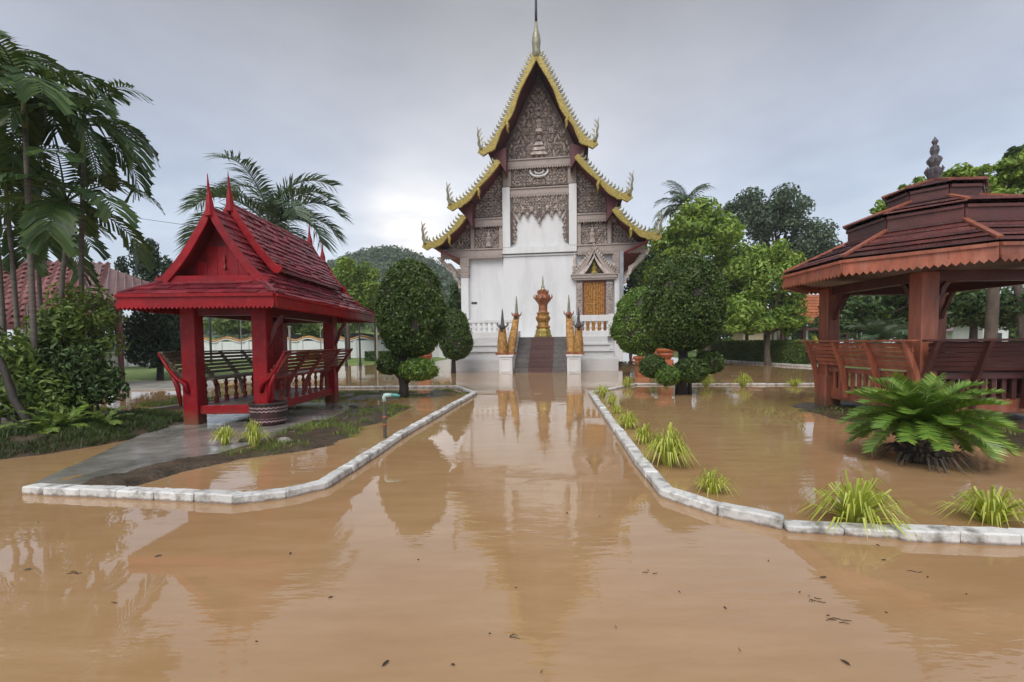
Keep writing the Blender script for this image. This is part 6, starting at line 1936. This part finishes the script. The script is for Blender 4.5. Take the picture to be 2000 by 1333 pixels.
# upper gable roof
A_, B_ = ol(1556, 612, 33.0), ol(1652, 612, 33.0)
zb_, zt_ = A_.z, ol(1570, 582, 33.6).z
B_.z = zb_
C_, D_ = Vector((B_.x - 0.15, 1.6, zt_ + 0.35)), Vector((A_.x + 0.55, 1.6, zt_ + 0.35))
u_ = obj('upper_roof', MB().add([tuple(A_), tuple(B_), tuple(C_), tuple(D_), (B_.x, 4.2, zb_), (A_.x, 4.2, zb_)], [(0, 1, 2, 3), (3, 2, 4, 5), (0, 3, 5), (1, 4, 2)]), 'orange_tile', ob)
house_roof(u_, A_, B_, C_, D_, 6, 9, 'orange_tile', 0.04)
A2, B2 = ol(1522, 628, 32.2), ol(1690, 628, 32.2)
B2.z = A2.z
C2, D2 = Vector((B_.x + 0.1, -0.9, zb_ + 0.03)), Vector((A_.x - 0.1, -0.9, zb_ + 0.03))
l_ = obj('lower_roof', MB().add([tuple(A2), tuple(B2), tuple(C2), tuple(D2), tuple(A2 - Vector((0, 0, 0.12))), tuple(B2 - Vector((0, 0, 0.12))), (B2.x, 5.5, A2.z), (A2.x, 5.5, A2.z), (C2.x, 4.6, C2.z), (D2.x, 4.6, D2.z)],
                               [(0, 1, 2, 3), (0, 4, 5, 1), (1, 6, 8, 2), (0, 3, 9, 7), (6, 7, 9, 8), (5, 4, 7, 6)]), 'orange_tile', ob)
house_roof(l_, A2, B2, C2, D2, 3, 13, 'orange_tile', 0.04)
for x in np.linspace(A2.x + 0.7, B2.x - 0.7, 4):
    for y in (-1.0, 4.0):
        obj('post', MB().box((x, y, A2.z / 2 - 0.1), (0.2, 0.2, A2.z)), 'wood_dark', ob)
obj('back_wall', MB().box(((A2.x + B2.x) / 2, 4.3, 0.6), (B2.x - A2.x - 1.2, 0.15, 1.3)), 'wood_dark', ob)
# pale hut under the trees
hb2 = P(1468, 690, 44)
hu = thing('pale_hut', 'small cream hut with white posts under the trees behind the hedge', 'hut', (hb2.x, 44, 0))
obj('wall', MB().box((0, 0, 1.3), (2.6, 2.0, 2.6)), mat('cream_wall', (0.55, 0.45, 0.30), 0.7, 0.1, 2.0), hu)
obj('roof', MB().prism([(-1.8, 2.6), (1.8, 2.6), (1.2, 3.1), (-1.2, 3.1)], -1.6, 1.6), 'orange_tile', hu, bevel=0.02)
for k, x in enumerate((2.2, 3.6, 5.2, 6.6)):
    obj('white_post', MB().box((x, 0, 1.2), (0.22, 0.22, 2.4)), 'white', hu)
obj('porch_roof', MB().box((4.4, 0, 2.5), (5.2, 2.2, 0.18)), 'wood_dark', hu)
# white house fragments behind the gazebo
for i, (px, w_, h_, lab) in enumerate([(1912, 1.6, 2.0, 'far white building glimpsed behind the gazebo bench, left bit'), (1945, 2.0, 1.6, 'far white building glimpsed behind the gazebo bench, right bit')]):
    b = P(px, 690, 30)
    t = thing('white_building', lab, 'building', (b.x, 30 + i * 2, 0), 0, 'white buildings behind the gazebo')
    wall = obj('wall', MB().box((0, 0, h_ / 2 + 0.2), (w_, 2, h_ + 0.4)), 'white', t)
    obj('window', MB().box((0.1, -1.02, h_ * 0.75), (0.5, 0.05, 0.6)), 'dark_metal', wall)
    obj('roof', MB().prism([(-w_ / 2 - 0.3, h_ + 0.4), (w_ / 2 + 0.3, h_ + 0.4), (0, h_ + 0.9)], -1.3, 1.3), 'roof_grey', t)
# water tank frame on the roofline, far right
b = P(1683, 690, 40)
t = thing('rooftop_frame', 'small metal frame on a distant roof, above the gazebo eave', 'metal frame', (b.x, 40, 0))
zz = P(1683, 445, 40).z
for sx in (-0.25, 0.25):
    for sy in (-0.25, 0.25):
        obj('leg', MB().box((sx, sy, zz / 2), (0.06, 0.06, zz)), 'grey_metal', t)
obj('top_bar', MB().box((0, 0, zz), (0.62, 0.62, 0.06)), 'grey_metal', t)
# overhead wire
o = obj('power_line', MB().tube([(P(-100, 392, 26)), (P(265, 426, 26)), (P(420, 448, 26)), (P(600, 474, 26))], 0.012, 5), 'dark_metal')
tag(o, 'thin sagging wire crossing the sky behind the left palms', 'wire')

# ================================================================== small things
# woven-pattern pot at the pavilion's front corner
b = G(510, 834, 0.03)
pot = thing('woven_pot', 'dark round pot with white zigzag bands beside the red pavilion', 'pot', (b.x, b.y + 0.28, 0.03))
prf = [(0.26, 0.0), (0.285, 0.05), (0.31, 0.18), (0.32, 0.30), (0.325, 0.385), (0.335, 0.40), (0.33, 0.42), (0.29, 0.42), (0.28, 0.36)]
M['pot'] = mat('pot_dark', (0.045, 0.028, 0.026), 0.5, 0.4, 8, dirt=(0.16, 0.03, 0.03), dirt_amt=0.5)
obj('body', MB().lathe(prf, 26), 'pot', pot, smooth=True)
M['pot_band'] = mat('pot_band', (0.38, 0.25, 0.25), 0.6, 0.3, 8)
for zc in (0.115, 0.30):
    band = MB()
    N = 26
    for k in range(N):
        for dz in (0.03, -0.03):
            a0, a1, a2 = (2 * math.pi * (k + q) / N for q in (0, 0.5, 1))
            r_ = np.interp(zc, [p_[1] for p_ in prf[:5]], [p_[0] for p_ in prf[:5]]) + 0.004
            def c_(a, z, rr_=r_):
                return (rr_ * math.cos(a), rr_ * math.sin(a), z)
            zl, zh = zc + dz - 0.012, zc + dz + 0.012
            band.add([c_(a0, zl - 0.008), c_(a1, zl + 0.014), c_(a1, zh + 0.014), c_(a0, zh - 0.008)], [(0, 1, 2, 3)])
            band.add([c_(a1, zl + 0.014), c_(a2, zl - 0.008), c_(a2, zh - 0.008), c_(a1, zh + 0.014)], [(0, 1, 2, 3)])
    obj('zigzag_band', band, 'pot_band', pot)
obj('soil', MB().lathe([(0.28, 0.33), (0.28, 0.37), (0.01, 0.39)], 16), 'soil', pot)
# garden standpipe
b = G(752, 856)
sp2 = thing('water_pipe', 'upright garden water pipe with a short green outlet in the left bed', 'water pipe', (b.x, b.y, 0))
obj('riser', MB().lathe([(0.028, -0.2), (0.028, 0.42), (0.024, 0.44), (0.024, 0.60)], 10), 'pipe_dark', sp2)
for z in (0.22, 0.34):
    obj('coupling', MB().lathe([(0.03, z - 0.015), (0.036, z - 0.01), (0.036, z + 0.01), (0.03, z + 0.015)], 10), 'terracotta', sp2)
obj('elbow', MB().tube([(0, 0, 0.585), (0.0, 0, 0.66), (0.015, 0, 0.685), (0.05, 0, 0.69), (0.12, 0, 0.69)], [0.03, 0.03, 0.032, 0.03, 0.028], 10), 'pipe_white', sp2, smooth=True)
obj('outlet', MB().tube([(0.12, 0, 0.69), (0.19, 0, 0.688), (0.25, 0, 0.672)], [0.024, 0.024, 0.02], 10), 'pipe_teal', sp2, smooth=True)
# stray rocks and clods behind the pavilion
for i, (u, v, s_, lab, m_) in enumerate([(657, 797, 0.13, 'small wooden block by the rear post of the red pavilion', 'bark'), (690, 797, 0.10, 'dark clod right of the wooden block', 'bark_dark'), (555, 862, 0.10, 'pale flat stone beside the two spider plants', 'concrete'), (480, 862, 0.09, 'dark stone between the two spider plants', 'bark_dark')]):
    b = G(u, v, 0.03)
    rr = random.Random(i)
    mb = MB()
    ring_ = [[(s_ * w2 * math.cos(a) * rr.uniform(0.8, 1.2), s_ * w2 * 0.8 * math.sin(a) * rr.uniform(0.8, 1.2), z2 * s_) for a in [k * math.pi / 4 for k in range(8)]] for w2, z2 in ((1.0, -0.4), (1.05, 0.15), (0.8, 0.45), (0.3, 0.6))]
    mb.add([p_ for q in ring_ for p_ in q], [(i2 * 8 + k, i2 * 8 + (k + 1) % 8, (i2 + 1) * 8 + (k + 1) % 8, (i2 + 1) * 8 + k) for i2 in range(3) for k in range(8)] + [tuple(range(24, 32))])
    o = obj('garden_stone', mb, m_, loc=(b.x, b.y, 0.03))
    tag(o, lab, 'stone')
# terracotta planters by the temple steps
def planter(label, px, d, h, z):
    b = P(*px, d)
    t = thing('terracotta_planter', label, 'planter', (b.x, d, 0), 0, 'terracotta planters before the temple')
    obj('pedestal', MB().box((0, 0, z / 2 - 0.15), (0.5, 0.5, z + 0.3)), 'terracotta', t, bevel=0.02)
    obj('pot', MB().lathe([(0.18, z), (0.24, z + 0.06), (0.34, z + h * 0.45), (0.30, z + h * 0.62), (0.38, z + h * 0.75), (0.40, z + h * 0.9), (0.34, z + h)], 12), 'terracotta', t)
    obj('handle', MB().tube([(-0.36, 0, z + h * 0.45), (-0.44, 0, z + h * 0.6), (-0.36, 0, z + h * 0.78)], 0.035, 5), 'terracotta', t)
    foliage('plant', t, [(0, 0, z + h + 0.08, 0.22, 0.22, 0.16)], 260, 0.12, 'leaf_mid', 5, 0.9)
planter('terracotta planter behind the left topiary ball', (829, 690), 19.5, 0.55, 0.75)
planter('terracotta planter behind the balls of the right topiary, right one', (1300, 690), 19.0, 0.45, 0.75)
planter('terracotta planter at the foot of the second right topiary', (1254, 700), 19.6, 0.42, 0.45)
# leaves and twigs drifting on the water
leaf_me = MB().add([(0, 0, 0.004), (0.35, 0.16, 0.010), (0.75, 0.12, 0.012), (1, 0, 0.006), (0.72, -0.14, 0.004), (0.3, -0.14, 0.004), (0.5, 0.0, 0.002)], [(0, 6, 1), (1, 6, 2), (2, 6, 3), (3, 6, 4), (4, 6, 5), (5, 6, 0)]).mesh('floating_leaf')
leaf_me.materials.append(mat('wet_dead_leaf', (0.065, 0.042, 0.026), 0.5, 0.4, 5))
rr = random.Random(12)
spots = [(1268, 1118), (1580, 1168), (1622, 1205), (1500, 1095), (1600, 1130), (1720, 1068), (1810, 1130), (1890, 1163), (1412, 1187), (1170, 1010), (1150, 905), (1105, 1005), (820, 1095), (745, 1305), (505, 1255), (120, 1165), (230, 1180), (45, 1115), (72, 1022), (880, 1300), (1060, 1310), (1330, 1160), (1640, 1290), (1735, 1200), (960, 1240), (640, 1170), (300, 1090), (1560, 1160), (1205, 1230), (1010, 1150), (1448, 1275), (565, 1085), (1720, 1095)]
for u, v in spots:
    b = G(u, v)
    s_ = rr.choice((0.016, 0.02, 0.024, 0.03, 0.05))
    o = link('floating_leaf', leaf_me)
    o.location = (b.x, b.y, 0.0015)
    o.rotation_euler = (0, 0, rr.uniform(0, 6.28))
    o.scale = (s_, s_ * rr.uniform(0.4, 0.9), 1)
    tag(o, 'small dark dead leaf floating on the brown water', 'leaf', 'dead leaves drifting on the flood')

# twigs caught together in the drift
rr = random.Random(31)
for (u, v, lab) in [(1272, 1122, 'short forked twig floating in the middle of the foreground water'), (1590, 1172, 'cluster of wet twigs floating below the right bed'), (1640, 1215, 'long thin twig floating nearest the lower right ripples'), (1795, 1118, 'thin twig floating under the right kerb'), (990, 1245, 'forked twig floating below the temple reflection'), (150, 1120, 'thin curved twig floating at the left')]:
    b = G(u, v)
    mb = MB()
    for k in range(rr.choice((2, 3, 4))):
        a = rr.uniform(-0.7, 0.7) + rr.choice((0, math.pi)); L = rr.uniform(0.03, 0.07)
        o0 = Vector((rr.uniform(-0.02, 0.02), rr.uniform(-0.02, 0.02), 0.002))
        d = Vector((math.cos(a), math.sin(a) * 0.7, 0))
        mb.tube([o0, o0 + d * L * 0.5 + Vector((0, rr.uniform(-0.012, 0.012), 0.004)), o0 + d * L], [0.0022, 0.002, 0.001], 5)
    o = obj('floating_twig', mb, 'bark_dark', loc=(b.x, b.y, 0.0))
    tag(o, lab, 'twig', 'twigs drifting on the flood')

# ================================================================== rain-damp air
hz = MB().box((0, 180, 21.75), (880, 640, 46.5))
hm = bpy.data.materials.new('damp_air')
hm.use_nodes = True
hm.node_tree.nodes.clear()
pv = hm.node_tree.nodes.new('ShaderNodeVolumePrincipled')
pv.inputs['Color'].default_value = (0.92, 0.94, 0.97, 1)
pv.inputs['Density'].default_value = 0.0009
pv.inputs['Anisotropy'].default_value = 0.2
ho = hm.node_tree.nodes.new('ShaderNodeOutputMaterial')
hm.node_tree.links.new(pv.outputs[0], ho.inputs['Volume'])
hazeo = stuff(obj('haze', hz, hm))
tag(hazeo, 'faint grey damp air over the whole grounds', 'haze')
